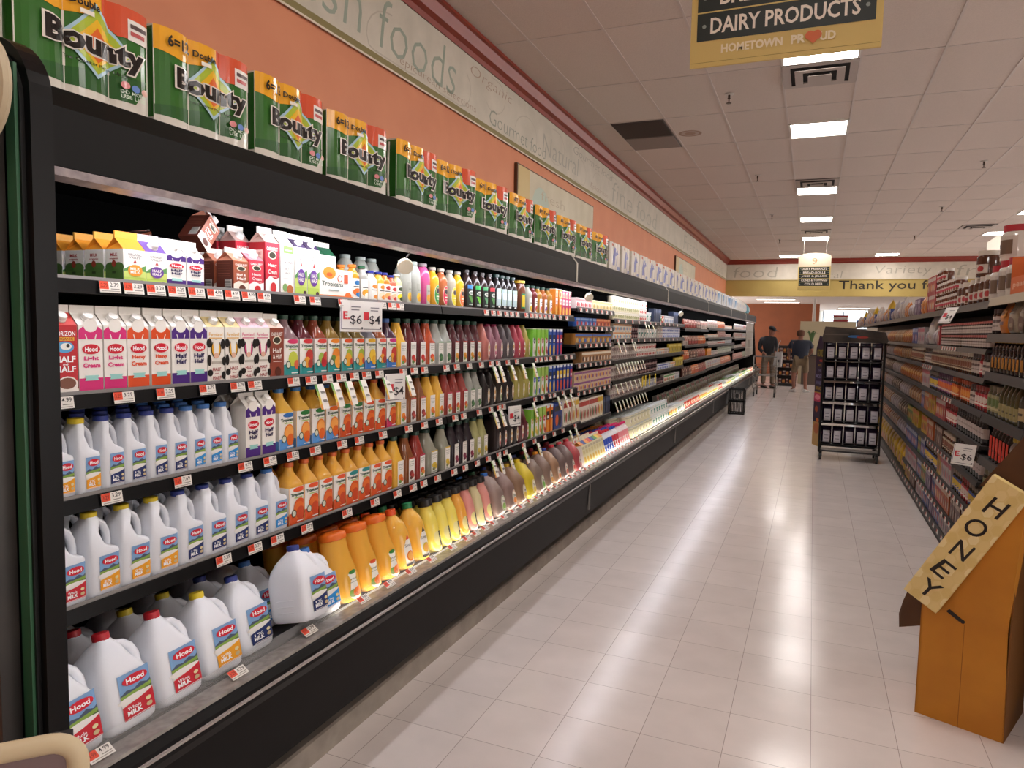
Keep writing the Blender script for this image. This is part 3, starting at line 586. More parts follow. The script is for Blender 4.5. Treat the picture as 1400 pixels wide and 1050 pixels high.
# ------------------------------------------------------------------ product range
PINK, ORG, PUR = '#d92a78', '#e0501f', '#4d2a7e'
mkcarton('light', 'pink-banded light cream carton', a_cream(PINK, 'Light', 'Cream'))
mkcarton('heavy', 'orange-banded heavy cream carton', a_cream(ORG, 'Heavy', 'Cream'))
mkcarton('half', 'purple-banded half and half carton', a_cream(PUR, 'Half', 'Half', 1))
mkcarton('halfpt', 'short purple half and half pint', a_cream(PUR, 'Half', 'Half', 1), .069, .07, .10, .148)
mkcarton('ovo', 'short orange-topped organic milk pint', a_ov('#e79a24', '#e9972a', 'MILK'), .072, .072, .098, .15, top='#e5952a', fin='#e8a43a', sidea=[('r', 0, 0, 1, 1, '#d9d2c4'), ('r', 0, 0, 1, .5, '#4d6b32'), ('e', .3, .5, .3, .12, '#41602c'), ('e', .75, .48, .3, .14, '#4d6b32'), ('t', 'MILK', .5, .84, .4, .09, '#9c2a25'), ('t', 'organic', .5, .72, .5, .06, '#9c2a25'), ('e', .5, .58, .12, .1, '#8a3527'), ('r', .4, .3, .6, .36, '#2a3a1c')], cap=None)
mkcarton('ovp', 'short purple-topped organic half and half pint', a_ov('#5b3a8a', '#6a3f96', 'HALF'), .072, .072, .098, .15, top='#6b4a9a', fin='#d9d2dc')
mkcarton('ovq', 'tall lime-white organic half-and-half carton', a_ov('#5b3a8a', '#6a3f96', 'HALF'), .07, .07, .185, .235, top='#3a2850', fin='#e5e0da')
mkcarton('brn', 'brown half and half pint', a_oak('#a5583c', '#f0e2d2', 'Half &', 'Half'), .072, .072, .105, .15, top='#c9846a', body='#5b2a1e', sidea=[('r', 0, 0, 1, 1, '#5a2a1f')] + [('r', .1, .5 + .08 * i, .8, .515 + .08 * i, '#8a5545') for i in range(6)] + BARC)
mkcarton('redpt', 'red heavy cream pint', a_oak('#d23b4d', '#f3ece8', 'Heavy', 'Cream'), .072, .072, .115, .155, top='#d8808a', body='#b82c36')
mkcarton('redqt', 'tall red heavy cream quart', a_oak('#cf2f42', '#f3ece8', 'Heavy', 'Cream'), .072, .072, .185, .24, top='#c5a59a', body='#a32029', fin='#efe9e2', sidea=[('r', 0, 0, 1, 1, '#9d1f28'), ('r', .15, .35, .85, .85, '#d9b9ae'), ('t', 'OAKHURST', .5, .78, .6, .07, '#8a2a28'), ('e', .5, .62, .3, .09, '#2c261f')])
mkcarton('bhq', 'tall brown half and half carton', a_oak('#8f4736', '#8f4736', 'Half', '& Half'), .07, .07, .185, .235, top='#d9c2b4', body='#8a4636')
mkcarton('calif', 'white plant half and half carton', [('r', 0, 0, 1, 1, '#f0ede6'), ('r', .2, .84, .95, .98, '#7fae5a'), ('r', .3, .89, .85, .91, '#eef3e6'), ('t', 'CALIFIA', .5, .66, .8, .05, '#4a4a46', 0), ('t', 'HALF &', .5, .53, .5, .045, '#5a5a55', 0), ('t', 'HALF', .5, .45, .4, .045, '#5a5a55', 0), ('r', .1, .34, .9, .345, '#aaa'), ('e', .3, .16, .2, .08, '#7aa060'), ('e', .68, .13, .26, .09, '#b2683c'), ('r', 0, 0, 1, .05, '#a8c060')], cap=None)
mkcarton('cowy', 'cow-print half and half carton with yellow accents', a_cow('#e2a92e'), top='#e8d49a')
mkcarton('cowp', 'cow-print heavy cream carton with pink accents', a_cow('#d2447c'), top='#ecc3cf')
mkcarton('horiz', 'red organic half and half carton', a_horizon(), top='#c8362f', body='#b3222a')
mkcarton('ojct', 'orange juice carton', [('r', 0, 0, 1, 1, '#f1eee8'), ('t', 'Tropicana', .5, .82, .86, .07, '#1d4a33', .005), ('e', .5, .45, .34, .17, '#ee7c22'), ('e', .62, .34, .26, .13, '#f2a243'), ('p', [(.5, .6), (.75, .68), (.6, .57)], '#3b7a3a'), ('r', 0, 0, 1, .12, '#ef7d22')], .072, .072, .185, .24, top='#2a6a4a', fin='#e9e5de', cap=None, name='juice_carton')
mkcarton('blct', 'blue juice carton', [('r', 0, 0, 1, 1, '#2347a8'), ('r', .15, .6, .85, .63, '#9fb3e0'), ('r', .15, .5, .7, .52, '#9fb3e0'), ('r', .6, .08, .9, .3, '#f0efe9')], .072, .072, .185, .24, top='#27438c', body='#2347a8', cap=None, name='juice_carton')
NAVY, LBL, YEL, REDM = '#152a66', '#2a8fd8', '#efa41f', '#c91f31'
for key, col, cap, l1, l2, nm in [('n', NAVY, '#2a3a86', '1%', 'MILK', 'navy-label'), ('b', LBL, '#3f74b8', 'Fat Free', 'MILK', 'light-blue-label'), ('y', YEL, '#d9c02a', '2%', 'MILK', 'yellow-label'), ('r', REDM, '#b3202c', 'Whole', 'MILK', 'red-label')]:
    mkjug('q' + key, nm + ' quart milk jug', .070, .085, .207, cap, a_milk(col, l1, l2))
    mkjug('h' + key, nm + ' half-gallon milk jug', .096, .10, .228, cap, a_milk(col, l1, l2))
    mkgal('g' + key, nm + ' gallon milk jug', cap, a_milk(col, l1, l2))
F1 = [(.6, .45, .34, '#c5cf4a'), (.85, .3, .2, '#e0694a')]; F2 = [(.7, .52, .3, '#c43a32'), (.5, .34, .25, '#e8a23a'), (.75, .3, .2, '#a83a30')]; F3 = [(.5, .45, .25, '#9dbb4c'), (.72, .33, .25, '#b8242c'), (.85, .5, .2, '#c94a3c')]; F4 = [(.65, .5, .35, '#e8892a'), (.4, .4, .2, '#6a8a3a'), (.8, .3, .3, '#f0a63a')]; F5 = [(.65, .5, .3, '#9fb53c'), (.55, .35, .33, '#e3a52e'), (.85, .3, .15, '#c9452e')]; F6 = [(.65, .45, .34, '#e9c23c'), (.8, .3, .25, '#dda92e')]; FO = [(.66, .42, .44, '#d9561f'), (.6, .36, .40, '#e4702a'), (.7, .28, .3, '#c9461a')]; FL = [(.62, .46, .36, '#e67e22'), (.62, .46, .30, '#f3a550'), (.7, .26, .26, '#e0661f')]
TEAL, BLU = '#2d9a9a', '#3f7fd0'
for key, look, col, cap, top, base, fr in [('t1', 'grey-violet punch bottle with pink label top', '#8a6c70', '#1f4232', '#d9376a', TEAL, F1), ('t2', 'dark cherry punch red-topped bottle', '#5a1420', '#1f4232', '#cf3038', TEAL, F2), ('t3', 'amber-red fruit punch bottle', '#8c3a1e', '#1f4232', '#d8433a', TEAL, F3), ('t4', 'olive tropical juice orange-topped bottle', '#8c6a1c', '#1f4232', '#e8861f', TEAL, F4), ('t5', 'olive apple juice red-topped bottle', '#7d6420', '#1f4232', '#e0521f', TEAL, F5),
                                           ('t6', 'clear yellow-blue lemonade bottle', '#8d8a90', '#1f4232', '#e9b72a', BLU, F6), ('t7', 'rust-coloured peach juice bottle', '#a0542a', '#1f4232', '#e05a4a', TEAL, F2), ('t8', 'purple berry juice bottle with blue cap', '#3f1230', '#355a9a', '#c9247a', BLU, F2),
                                           ('o1', 'blue-capped light orange juice bottle', '#f0bc46', '#3f7fbf', '#2a6ab0', '#5b9be0', FL), ('o2', 'light orange juice green-topped bottle', '#ecb642', '#3f7fbf', '#2f7a3a', '#5b9be0', FL), ('o3', 'light orange juice orange-topped bottle', '#eab240', '#3f7fbf', '#e8701f', '#5b9be0', FL), ('o4', 'orange juice green-topped bottle', '#e6ac3c', '#c9571f', '#2f7a3a', '#e0561f', FO), ('o5', 'orange-capped orange juice bottle', '#efb242', '#cf5f22', '#e8562a', '#e0561f', FO), ('o6', 'orange juice bottle with teal label top', '#edb040', '#cf5f22', '#2a8a8a', '#e0561f', FO), ('o7', 'ruby grapefruit juice bottle', '#b8513c', '#c9571f', '#d84a6a', '#d8386a', FO)]:
    mktrop(key, look, col, cap, a_trop(top, base, fr))
G = '#1d4033'; fo = ('#e88a2c', '#d9642a', '#6a9a4a')
for key, look, col, fr, b in [('sy', 'yellow orange-juice carafe', '#f0bc42', fo, '#efece5'), ('sw', 'dark watermelon juice carafe', '#5f1a1c', ('#c9322c', '#d84a3c', '#5f8a4a'), '#efece5'), ('sg', 'orange-red grapefruit juice carafe', '#b8481e', ('#d9482a', '#e8853a', '#6a8a3c'), '#c4503a'), ('sc', 'clear limeade carafe', '#a3a59c', ('#3f6a44', '#56804e', '#2f5a3a'), '#7aa078'), ('sr', 'deep red cranberry carafe', '#4a0f18', ('#e0a03a', '#d98a2c', '#7f9a4a'), '#c44a42'), ('sb', 'brown apple juice carafe', '#8a4f26', ('#8a3434', '#b8453c', '#6a3a34'), '#c44a42'), ('sk', 'dark berry juice carafe', '#1c0b16', ('#7a1f3c', '#8f2a4a', '#4a1a34'), '#d9d4cc'), ('sl', 'pale lemonade carafe', '#a8a46c', ('#d9c24a', '#c9a83c', '#8a8f5a'), '#d9d4cc'), ('sp', 'pink-red lemonade carafe', '#9a3328', ('#c9502c', '#e0923a', '#7f9a4a'), '#b8284a')]:
    mksimply(key, look, col, G, a_simply(fr, b))
mksimply('big', 'large cloudy lemonade carafe', '#9c9a88', G, a_simply(('#d9b93a', '#c9a82c', '#8a8f5a'), '#d9b84a'), .237)
for key, look, col, cap, ov in [('ts', 'salmon juice jug', '#c4786e', '#b86a62', '#e06a4a'), ('tm', 'mauve juice jug with magenta cap', '#9c6a78', '#8a1f4a', '#c93a7a'), ('tg', 'grey grape juice jug', '#5f565a', '#6a5f62', '#7a4a6a'), ('tr', 'rose red juice jug', '#b84a5a', '#a8324a', '#d9462a'), ('ty', 'pale yellow lemonade jug', '#b8ac5a', '#a8a04a', '#d9c23a'), ('td', 'dark iced tea jug', '#241c1c', '#2a2322', '#b8782a'), ('tv', 'dark green tea jug', '#33291f', '#2a2322', '#6a8a3a'), ('tq', 'dark raspberry tea jug', '#2a1a1a', '#3a2a28', '#c93a4a'), ('tn', 'dark crimson juice jug', '#5a1a22', '#5a1a22', '#c93a4a')]:
    mkjug(key, look, .082, .1, .225, cap, (ov, '#c9973a', ov), 'tea_jug', J(col, .18, .2), True)
for key, look, cap, ov, col in [('ea', 'white-capped iced tea gallon', '#d8d6d2', '#e0812a', '#9a7f78'), ('eb', 'yellow-capped iced tea gallon', '#c9a01f', '#d9b52a', '#9c7b62'), ('el', 'bright yellow lemonade gallon', '#e8c81f', '#e0c02a', '#e3cf3a'), ('eg', 'green-capped iced tea gallon', '#1f6a3a', '#6fae3a', '#8f7a6e'), ('eo', 'orange-capped iced tea gallon', '#d98a1f', '#e09a2a', '#92796c'), ('ec', 'blue-capped peach tea gallon', '#2a3f9a', '#e07a3a', '#b08a6c'), ('ed', 'red-capped iced tea gallon', '#c92a3a', '#d95a4a', '#7f6a66'), ('ep', 'pink punch gallon', '#c92a3a', '#e06a6a', '#c4545a'), ('ew', 'blue-capped iced tea gallon', '#2a6ab8', '#7aa83a', '#a58f86')]:
    mkgal(key, look, cap, None, J(col, .2, .35), ov, 'tea_gallon')
# large orange-lidded juice jug
def bigoj(o, word, top, h=.272, r=.066):
    m = MB(); m.loft([ring(z * h, a * r, b * r, e, n=28) for z, a, b, e in [(0, .86, .86, 3), (.02, .95, .95, 3), (.30, 1, 1, 3), (.42, .97, .97, 2.6), (.58, .86, .86, 2.2), (.70, .80, .80, 2), (.86, .78, .78, 2), (.90, .74, .74, 2)]], J('#f9bd4a', .1, .4)); m.build('bottle_body', o)
    MB().lathe([(.80 * r, .885 * h), (.84 * r, .89 * h), (.84 * r, .965 * h), (.80 * r, .98 * h), (.5 * r, h), (.001, h)], C('#e06a1a', .35), 24).build('lid', o)
    MB().box(-.045 * 1, -.008, .985 * h, .04, .008, 1.01 * h, C('#d8621a', .35)).build('lid_ridge', o)
    l = MB(); l.art([('e', .5, .45, .46, .5, '#f3f0e8'), ('e', .5, .90, .22, .07, top), ('t', word, .5, .66, .7, .10, '#2a4a34', 0), ('r', .25, .55, .75, .565, '#8a9a80'), ('e', .35, .2, .2, .13, '#7aa04a'), ('e', .62, .2, .28, .16, '#ea7a2a')], cyl(r * 1.0, 1.5, .03 * h, .44 * h), off=.0015, nsub=8); l.build('label', o)
    return o
mk('OJ1', 'juice_jug', 'bottle', 'orange-lidded orange juice jug', lambda k: bigoj(empty('juice_jug'), 'Simply', '#3a8a3a'), .135, .28)
mk('OJ2', 'juice_jug', 'bottle', 'orange-lidded orange juice jug with red tab', lambda k: bigoj(empty('juice_jug'), 'Simply', '#e0562a'), .135, .28)
A_so = lambda t, c: [('p', [(.1, 0), (.9, 0), (.9, .6), (.5, 1), (.1, .6)], '#f1ede4'), ('p', [(.34, .84), (.66, .84), (.5, 1)], t), ('t', 'Simply', .5, .64, .6, .12, '#3a3a32', 0), ('e', .5, .3, .3, .17, c), ('e', .5, .3, .22, .12, '#f6b45a'), ('r', .1, 0, .9, .08, '#2b2a26')]
P_BB = [(.88, 0), (1, .03), (1, .55), (.97, .62), (.80, .74), (.52, .83), (.34, .88), (.34, .95)]
mktall('SO', 'juice_bottle', 'rounded orange juice bottle with orange cap', '#f9bc48', '#e0521f', A_so('#d8402a', '#e8802a'), P_BB, .265, .062, capr=.36, caph=.10, span=1.3, lz=(.04, .55))
mktall('SP', 'juice_bottle', 'rounded orange juice bottle with green cap', '#f7bc48', '#1f7a4a', A_so('#2b2a26', '#e8c43a'), P_BB, .265, .062, capr=.36, caph=.10, span=1.3, lz=(.04, .55))
A_bk = [('e', .35, .55, .34, .4, '#efe6a0'), ('r', .5, .1, .9, .9, '#1c1b19'), ('t', 'mila', .7, .5, .25, .5, '#f1ede2', .01, 0, PI / 2, 1)]
for key, look, col in [('bk1', 'black-capped yellow lemonade bottle', '#f0e06a'), ('bk2', 'black-capped orange mango bottle', '#f7b448'), ('bk3', 'black-capped pink lemonade bottle', '#e09a90'), ('bk4', 'black-capped pale lemonade bottle', '#d9cfa0')]:
    mktall(key, 'lemonade_bottle', look, col, '#191614', A_bk, [(.9, 0), (1, .03), (1, .48), (.97, .6), (.82, .72), (.66, .80), (.66, .86)], .25, .044, capr=.78, caph=.13, span=1.5, lz=(.05, .4))
# top shelf small drinks
A_s = lambda c, c2: [('r', 0, 0, 1, 1, '#efece4'), ('e', .5, .78, .3, .12, c2), ('r', .15, .55, .85, .60, '#4a4a40'), ('e', .5, .3, .4, .2, c), ('e', .6, .18, .3, .12, c2)]
for key, look, col, cap, c1, c2, h, r in [('u1', 'small orange juice bottle with orange cap', '#e39a1c', '#e07a1f', '#e0701f', '#2a7ab8', .155, .031), ('u2', 'small clear bottle with green cap', '#a7a89e', '#1f5a3a', '#e8a52a', '#efe9dc', .155, .028), ('u3', 'small white smoothie bottle with navy cap', '#e9e5dc', '#26308a', '#e9e5dc', '#e08a3a', .14, .031), ('u4', 'small yellow smoothie bottle with navy cap', '#e8b93a', '#26308a', '#e9e0c0', '#e08a2a', .14, .029), ('u5', 'small orange smoothie bottle with navy cap', '#e9852a', '#26308a', '#f0b26a', '#b8302a', .14, .029), ('u6', 'small peach smoothie bottle with navy cap', '#dd6a4a', '#26308a', '#f0c29a', '#c93a3a', .132, .029), ('u7', 'small lemon bottle with white cap', '#dcd29a', '#ece6cf', '#e9d92a', '#3a4a2a', .14, .027)]:
    mktall(key, 'smoothie_bottle', look, col, cap, A_s(c1, c2), P_SHO, h, r, lz=(.08, .62), span=2.0, capr=.55)
A_l = lambda c: [('r', 0, 0, 1, 1, '#aeb0a4'), ('e', .5, .3, .45, .22, c), ('e', .6, .2, .3, .14, '#d99a2a'), ('t', 'Limo', .5, .68, .6, .1, '#3f5a34', 0)]
for key, look, col, cap, c in [('lc', 'clear lemonade carafe with grey cap', '#b4b6ac', '#8f9a92', '#e0b83a'), ('lp', 'hot pink lemonade carafe', '#d0548e', '#7a6f70', '#e0a03a')]:
    mktall(key, 'lemonade_carafe', look, col, cap, A_l(c), [(.92, 0), (1, .02), (1, .55), (.98, .66), (.9, .78), (.66, .88), (.5, .92), (.5, .95)], .215, .042, lz=(.06, .5), span=.9, capr=.55, matf=J(col, .1, .35))
A_m = lambda c: [('e', .5, .5, .5, .5, '#efe6c8'), ('e', .5, .5, .44, .47, c), ('e', .5, .70, .3, .16, '#c9b98a'), ('e', .5, .70, .24, .12, '#3a2f3a'), ('r', .25, .38, .75, .44, '#f3ecd9'), ('r', .3, .26, .7, .29, '#f3ecd9')]
for key, look, col, c in [('my', 'yellow mango juice bottle', '#e2ac1c', '#3f9a4a'), ('mz', 'peach nectar bottle', '#b8683a', '#d93a5a'), ('mw', 'pale coconut juice bottle', '#b0aa98', '#e3d93a'), ('mo', 'yellow bottle with orange oval label', '#e2b420', '#ec7a3a')]:
    mktall(key, 'nectar_bottle', look, col, '#9a9488', A_m(c), P_SHO, .205, .037, lz=(.06, .56), span=1.4, capr=.5)
for key, look, c, c2 in [('v1', 'dark vegetable juice bottle with blue label top', '#3f7fc0', '#5f9a4a'), ('v2', 'dark vegetable juice bottle with black and green label', '#3fae5a', '#7ad04a'), ('v3', 'dark vegetable juice green-topped bottle', '#4fa06a', '#5f9a6a'), ('v4', 'dark vegetable juice red-topped bottle', '#c9404a', '#5f9a5a')]:
    mktall(key, 'vegetable_juice_bottle', look, '#2e1712', '#2a211e', a_v(c, '#fff', c2), P_BOT, .225, .040, lz=(.08, .62), span=1.6, capr=.42)
mktall('w1', 'coffee_bottle', 'black cold brew bottle with pale label', '#1b1011', '#1d3a34', [('r', 0, 0, 1, 1, '#b9cdd0'), ('r', .55, .2, .95, 1, '#7fae62'), ('r', .1, .45, .6, .8, '#e3ebe8'), ('r', 0, 0, 1, .12, '#1b1011'), ('e', .3, .06, .12, .05, '#e8e4da')], P_BOT, .23, .036, lz=(.1, .62), span=1.9, capr=.5)
mktall('wj', 'tea_bottle', 'wide amber tea bottle with yellow lid', '#6b3316', '#c9a02a', [('r', 0, 0, 1, 1, '#2f7a52'), ('r', .1, .1, .5, .9, '#d9b52a')], P_WIDE, .22, .046, lz=(.15, .6), capr=.85, caph=.08)
for key, look, col, c in [('x1', 'clear narrow-label juice bottle', '#a3a294', '#e0c23a'), ('x2', 'dark red narrow-label juice bottle', '#6a1c1c', '#c93a32'), ('x3', 'amber narrow-label juice bottle', '#a8741c', '#d9623a'), ('x4', 'honey narrow-label juice bottle', '#a5581e', '#7a4a9a')]:
    mktall(key, 'juice_bottle', look, col, G, [('r', 0, 0, 1, 1, '#efebe2'), ('r', .2, .62, .8, .68, '#6a6a5a'), ('r', .2, .75, .8, .8, '#6a6a5a'), ('e', .5, .28, .38, .2, c), ('e', .6, .15, .3, .1, '#e0a83a')], P_SHO, .20, .04, lz=(.05, .56), span=1.2, capr=.45)
a_fizz = lambda c, c2: [('r', 0, 0, 1, 1, c), ('r', .1, .72, .9, .94, '#ead9a0'), ('e', .5, .83, .25, .1, c2), ('r', .12, .44, .88, .66, '#f1ece2'), ('t', 'juice', .5, .55, .6, .12, c2, .01), ('e', .5, .2, .34, .16, '#f3c25a')]
mkbox('fz1', 'juice_box', 'juice carton', 'tall orange juice box', .062, .062, .20, '#e98a24', a_fizz('#ec8a22', '#d9421f'), lid='#e9e2d6')
mkbox('fz2', 'juice_box', 'juice carton', 'tall magenta juice box', .058, .058, .195, '#c93a6a', a_fizz('#c9306a', '#8a2a6a'), lid='#e9e2d6')
for key, look, c, c2, dot in [('k1', 'slim green soy milk carton with dark dot', '#7cc43a', '#2a2a30', '#e8e0c8'), ('k2', 'slim green almond milk carton with orange print', '#86c83e', '#e8862a', '#f0a64a'), ('k3', 'slim green oat milk carton with red dot', '#8cc63f', '#a82a3a', '#d9584a'), ('k4', 'slim blue and yellow shake carton', '#2a55b0', '#1c1b22', '#e8b93a'), ('k5', 'slim blue and red shake carton', '#2a3f9a', '#c92a3a', '#c92a3a'), ('k6', 'slim white carton with blue dot', '#9ccf5a', '#2a5fc0', '#e0d0b0'), ('k7', 'slim white carton with red dot', '#a4c85a', '#c92a2a', '#e8a23a'), ('k8', 'slim navy and orange shake carton', '#1f3f9a', '#e8c02a', '#d9562a'), ('k9', 'slim lime and yellow carton', '#84c03c', '#d9b82a', '#e8d23a'), ('k0', 'slim orange shake carton with black top', '#e87f1f', '#1c1613', '#f0a03a')]:
    (lambda key, look, c, c2, dot: mkbox(key, 'milk_carton', 'carton', look, .054, .06, .20, c, a_tetra(c, c2, dot) if key not in ('k4', 'k5', 'k8', 'k0') else [('r', 0, 0, 1, 1, c), ('r', 0, .5, 1, .8, c2), ('r', .2, .54, .8, .64, '#e9e6df'), ('e', .5, .25, .36, .2, dot), ('r', 0, .92, 1, 1, '#dfe3ee')], lid='#dfe0dc'))(key, look, c, c2, dot)
def box4(key, look, cat, name, w, h, d, c, c2, c3, txt=None): mkbox(key, name, cat, look, w, d, h, c, a_pack(c, c2, c3, txt))
box4('mp', 'multipack carton box with orange fruit', 'juice carton', 'juice_multipack', .235, .12, .07, '#f0ece4', '#e8e4da', '#ea7a24')
K['mp'].fn = lambda k: boxmesh(.232, .07, .122, '#efebe3', [('r', 0, 0, 1, 1, '#f1ede6'), ('e', .33, .86, .18, .2, '#ef8a2a'), ('e', .33, .80, .08, .07, '#d9561f'), ('t', 'Tropicana', .42, .48, .6, .2, '#1d4a33', .01), ('e', .62, .7, .07, .12, '#e0603a'), ('e', .62, .7, .05, .09, '#f1ede6'), ('r', .74, .56, .86, .86, '#e0603a'), ('r', 0, 0, 1, .13, '#e8792a'), ('r', .3, .27, .6, .31, '#9aa39a'), ('e', .86, .14, .1, .12, '#e8732a')]).build('juice_multipack')
box4('bl', 'dark blue shake multipack', 'carton', 'shake_multipack', .18, .195, .07, '#27408a', '#1c1b22', '#e0622a')
box4('rw', 'white and red striped milk multipack', 'carton', 'milk_multipack', .085, .2, .08, '#e9dfd2', '#b8443a', '#4a7a3a')
box4('yw', 'white and yellow milk multipack', 'carton', 'milk_multipack', .085, .2, .08, '#e6dcc4', '#d9b02a', '#b8443a')
# ------------------------------------------------------------------ small packages for the far bays
def pk(key, name, cat, look, w, d, h, c, c2, c3, txt=None): mkbox(key, name, cat, look, w, d, h, c, a_pack(c, c2, c3, txt))
pk('p1', 'snack_pouch', 'snack pack', 'pink and white snack pack', .10, .06, .085, '#e9dcd6', '#d98a8a', '#c9565a')
pk('p2', 'snack_pouch', 'snack pack', 'cream and yellow snack pack', .10, .06, .085, '#e3d7b4', '#d9c27a', '#b89a4a')
pk('p3', 'gelatin_cups', 'snack pack', 'blue and red gelatin cup pack', .115, .07, .075, '#3a66b8', '#8fb3e0', '#c93a3a')
pk('p4', 'gelatin_cups', 'snack pack', 'orange and red gelatin cup pack', .115, .07, .075, '#c9522a', '#e8a06a', '#8a1f22')
pk('p5', 'pudding_cups', 'pudding pack', 'blue-sleeved brown pudding pack', .15, .10, .09, '#a8722f', '#4a78c8', '#d9b56a')
pk('p6', 'pudding_cups', 'pudding pack', 'tan and brown pudding pack', .10, .08, .10, '#b98a5a', '#efe3d0', '#5a3420')
pk('p7', 'pudding_cups', 'pudding pack', 'purple-cream pudding pack', .11, .08, .085, '#d9bfa0', '#8a4a8a', '#e0a04a')
pk('p8', 'yogurt_pack', 'yogurt pack', 'white-orange yogurt pack', .12, .08, .078, '#e6dfd3', '#e09a5a', '#7aa0c0')
pk('p9', 'yogurt_pack', 'yogurt pack', 'blue-white yogurt pack', .14, .09, .076, '#dfe1e8', '#3f56a8', '#8a9ad0')
pk('p0', 'yogurt_pack', 'yogurt pack', 'pale grey yogurt pack', .10, .08, .078, '#d6d0c8', '#a08f8a', '#c98a8a')
pk('pa', 'meat_box', 'meat pack', 'green and white deli box', .15, .05, .10, '#e4e2d6', '#3f8a3f', '#c9483a')
pk('pb', 'cheese_box', 'cheese pack', 'orange cheese box', .12, .06, .14, '#e2861f', '#f0b04a', '#8a2a1f')
pk('pc', 'cheese_box', 'cheese pack', 'yellow hanging cheese pack', .10, .03, .13, '#c9b02a', '#e0d27a', '#5a3a1f')
pk('pd', 'cream_cheese_box', 'cheese pack', 'silver and white cheese box', .12, .07, .10, '#cfccc9', '#a5a3a8', '#6f86b0')
pk('pe', 'dark_bottle', 'bottle', 'navy drink bottle', .075, .075, .17, '#1f2a44', '#3a4a6a', '#10182a')
mktub('c1', 'yogurt_cup', 'yogurt', 'cream yogurt cup', .042, .075, '#ddd5bd', [('r', 0, 0, 1, 1, '#d9cfae'), ('e', .5, .5, .3, .3, '#a8a878'), ('r', 0, .8, 1, 1, '#efe8d8')], '#e9e4d8')
mktub('c2', 'yogurt_cup', 'yogurt', 'red-print white yogurt cup', .042, .075, '#e6e0d8', [('r', 0, 0, 1, 1, '#e9e3da'), ('e', .5, .45, .28, .3, '#c95a52'), ('r', 0, .8, 1, 1, '#c9bcb2')], '#e9e4de')
mktub('c3', 'yogurt_cup', 'yogurt', 'grey-pink yogurt cup', .042, .075, '#c9bdb6', [('r', 0, 0, 1, 1, '#c2b4ac'), ('e', .5, .45, .3, .3, '#8f7a78'), ('r', 0, .75, 1, 1, '#dbd2ca')], '#d6cfc8')
mktub('c4', 'yogurt_cup', 'yogurt', 'dark maroon yogurt cup', .042, .075, '#4a2a30', [('r', 0, 0, 1, 1, '#3f2228'), ('e', .5, .45, .3, .3, '#a88a86'), ('r', 0, .75, 1, 1, '#241418')], '#5a4448')
mktub('d1', 'yogurt_tub', 'yogurt', 'large cream yogurt tub', .068, .115, '#e2dcc0', [('r', 0, 0, 1, 1, '#ddd6b4'), ('e', .5, .5, .22, .3, '#efe9d6'), ('r', .46, .35, .56, .65, '#7a4a3a'), ('r', 0, .85, 1, 1, '#b9b8a0')], '#c9cbc6')
mktub('d2', 'yogurt_tub', 'yogurt', 'teal-print white yogurt tub', .068, .115, '#e8e8e2', [('r', 0, 0, 1, 1, '#e6e7e2'), ('r', .3, .2, .7, .75, '#3f8a7a'), ('e', .5, .4, .12, .2, '#e9e5da'), ('r', 0, .88, 1, 1, '#cfd6d6')], '#dfe3e4')
mktub('d3', 'yogurt_tub', 'yogurt', 'white-orange tub', .06, .10, '#ece4d6', [('r', 0, 0, 1, 1, '#ece2d2'), ('r', .2, .1, .8, .8, '#e0982a'), ('e', .5, .45, .2, .25, '#f0d78a')], '#f0ece4')
mktub('d4', 'yogurt_tub', 'yogurt', 'red-white tub', .06, .10, '#d9503a', [('r', 0, 0, 1, 1, '#c9402f'), ('e', .5, .5, .3, .35, '#f0e2d2'), ('e', .5, .45, .16, .2, '#d9622a')], '#d9cfc8')
mktub('d5', 'yogurt_tub', 'yogurt', 'yellow-banded white tub', .06, .09, '#ebe5d6', [('r', 0, 0, 1, 1, '#ebe4d2'), ('r', 0, .2, 1, .55, '#d9b93a')], '#e8e2d0')
mktub('d6', 'yogurt_tub', 'yogurt', 'green-lidded white tub', .06, .09, '#e4e4d8', [('r', 0, 0, 1, 1, '#e2e2d4'), ('e', .5, .5, .3, .3, '#6f9a4a')], '#6aa048')
for key, look, c, a, b in [('m1', 'red and brown sliced meat pack', '#8a3f32', '#c9a89a', '#b8262a'), ('m2', 'pinkish sliced ham pack', '#c9948a', '#e2d2c8', '#a83a3a'), ('m3', 'dark sausage pack', '#4a2620', '#a86a5a', '#d9c9b8'), ('m4', 'white and red deli pack', '#d2c8be', '#b83a36', '#8a6a5a'), ('m5', 'orange shredded cheese bag', '#d9762a', '#efe2c8', '#c93a2a'), ('m6', 'white shredded cheese bag', '#d6cfc2', '#8a9ab8', '#b8584a'), ('m7', 'grey-green cheese bag', '#a8aa98', '#6f8a5a', '#d9d2c0')]:
    mkbag(key, 'deli_pack', 'deli pack', look, .14, .05, .15, c, [('r', .15, .5, .85, .9, a), ('e', .5, .3, .3, .16, b), ('r', .25, .62, .75, .76, b)])
mkcarton('cr', 'pale yellow creamer carton with orange gable', [('r', 0, 0, 1, 1, '#efe6bd'), ('r', .1, .8, .9, .92, '#c9bfa0'), ('r', .15, .55, .85, .75, '#e0d29a'), ('e', .5, .3, .3, .14, '#e3b83a')], .072, .072, .165, .215, top='#e08a2a', fin='#f1ead2', cap=None)
for k, (nm, c) in enumerate([('navy', '#2a3f8a'), ('green', '#4a8a3a'), ('yellow', '#e3c03a'), ('red', '#c93a3a')]):
    mkcarton('cr%d' % k, 'pale yellow creamer carton with %s gable' % nm, [('r', 0, 0, 1, 1, '#efe6bd'), ('r', .1, .8, .9, .92, '#c9bfa0'), ('r', .15, .55, .85, .75, '#e0d29a'), ('e', .5, .3, .3, .14, '#e3b83a')], .072, .072, .165, .215, top=c, fin='#f1ead2', cap=None)
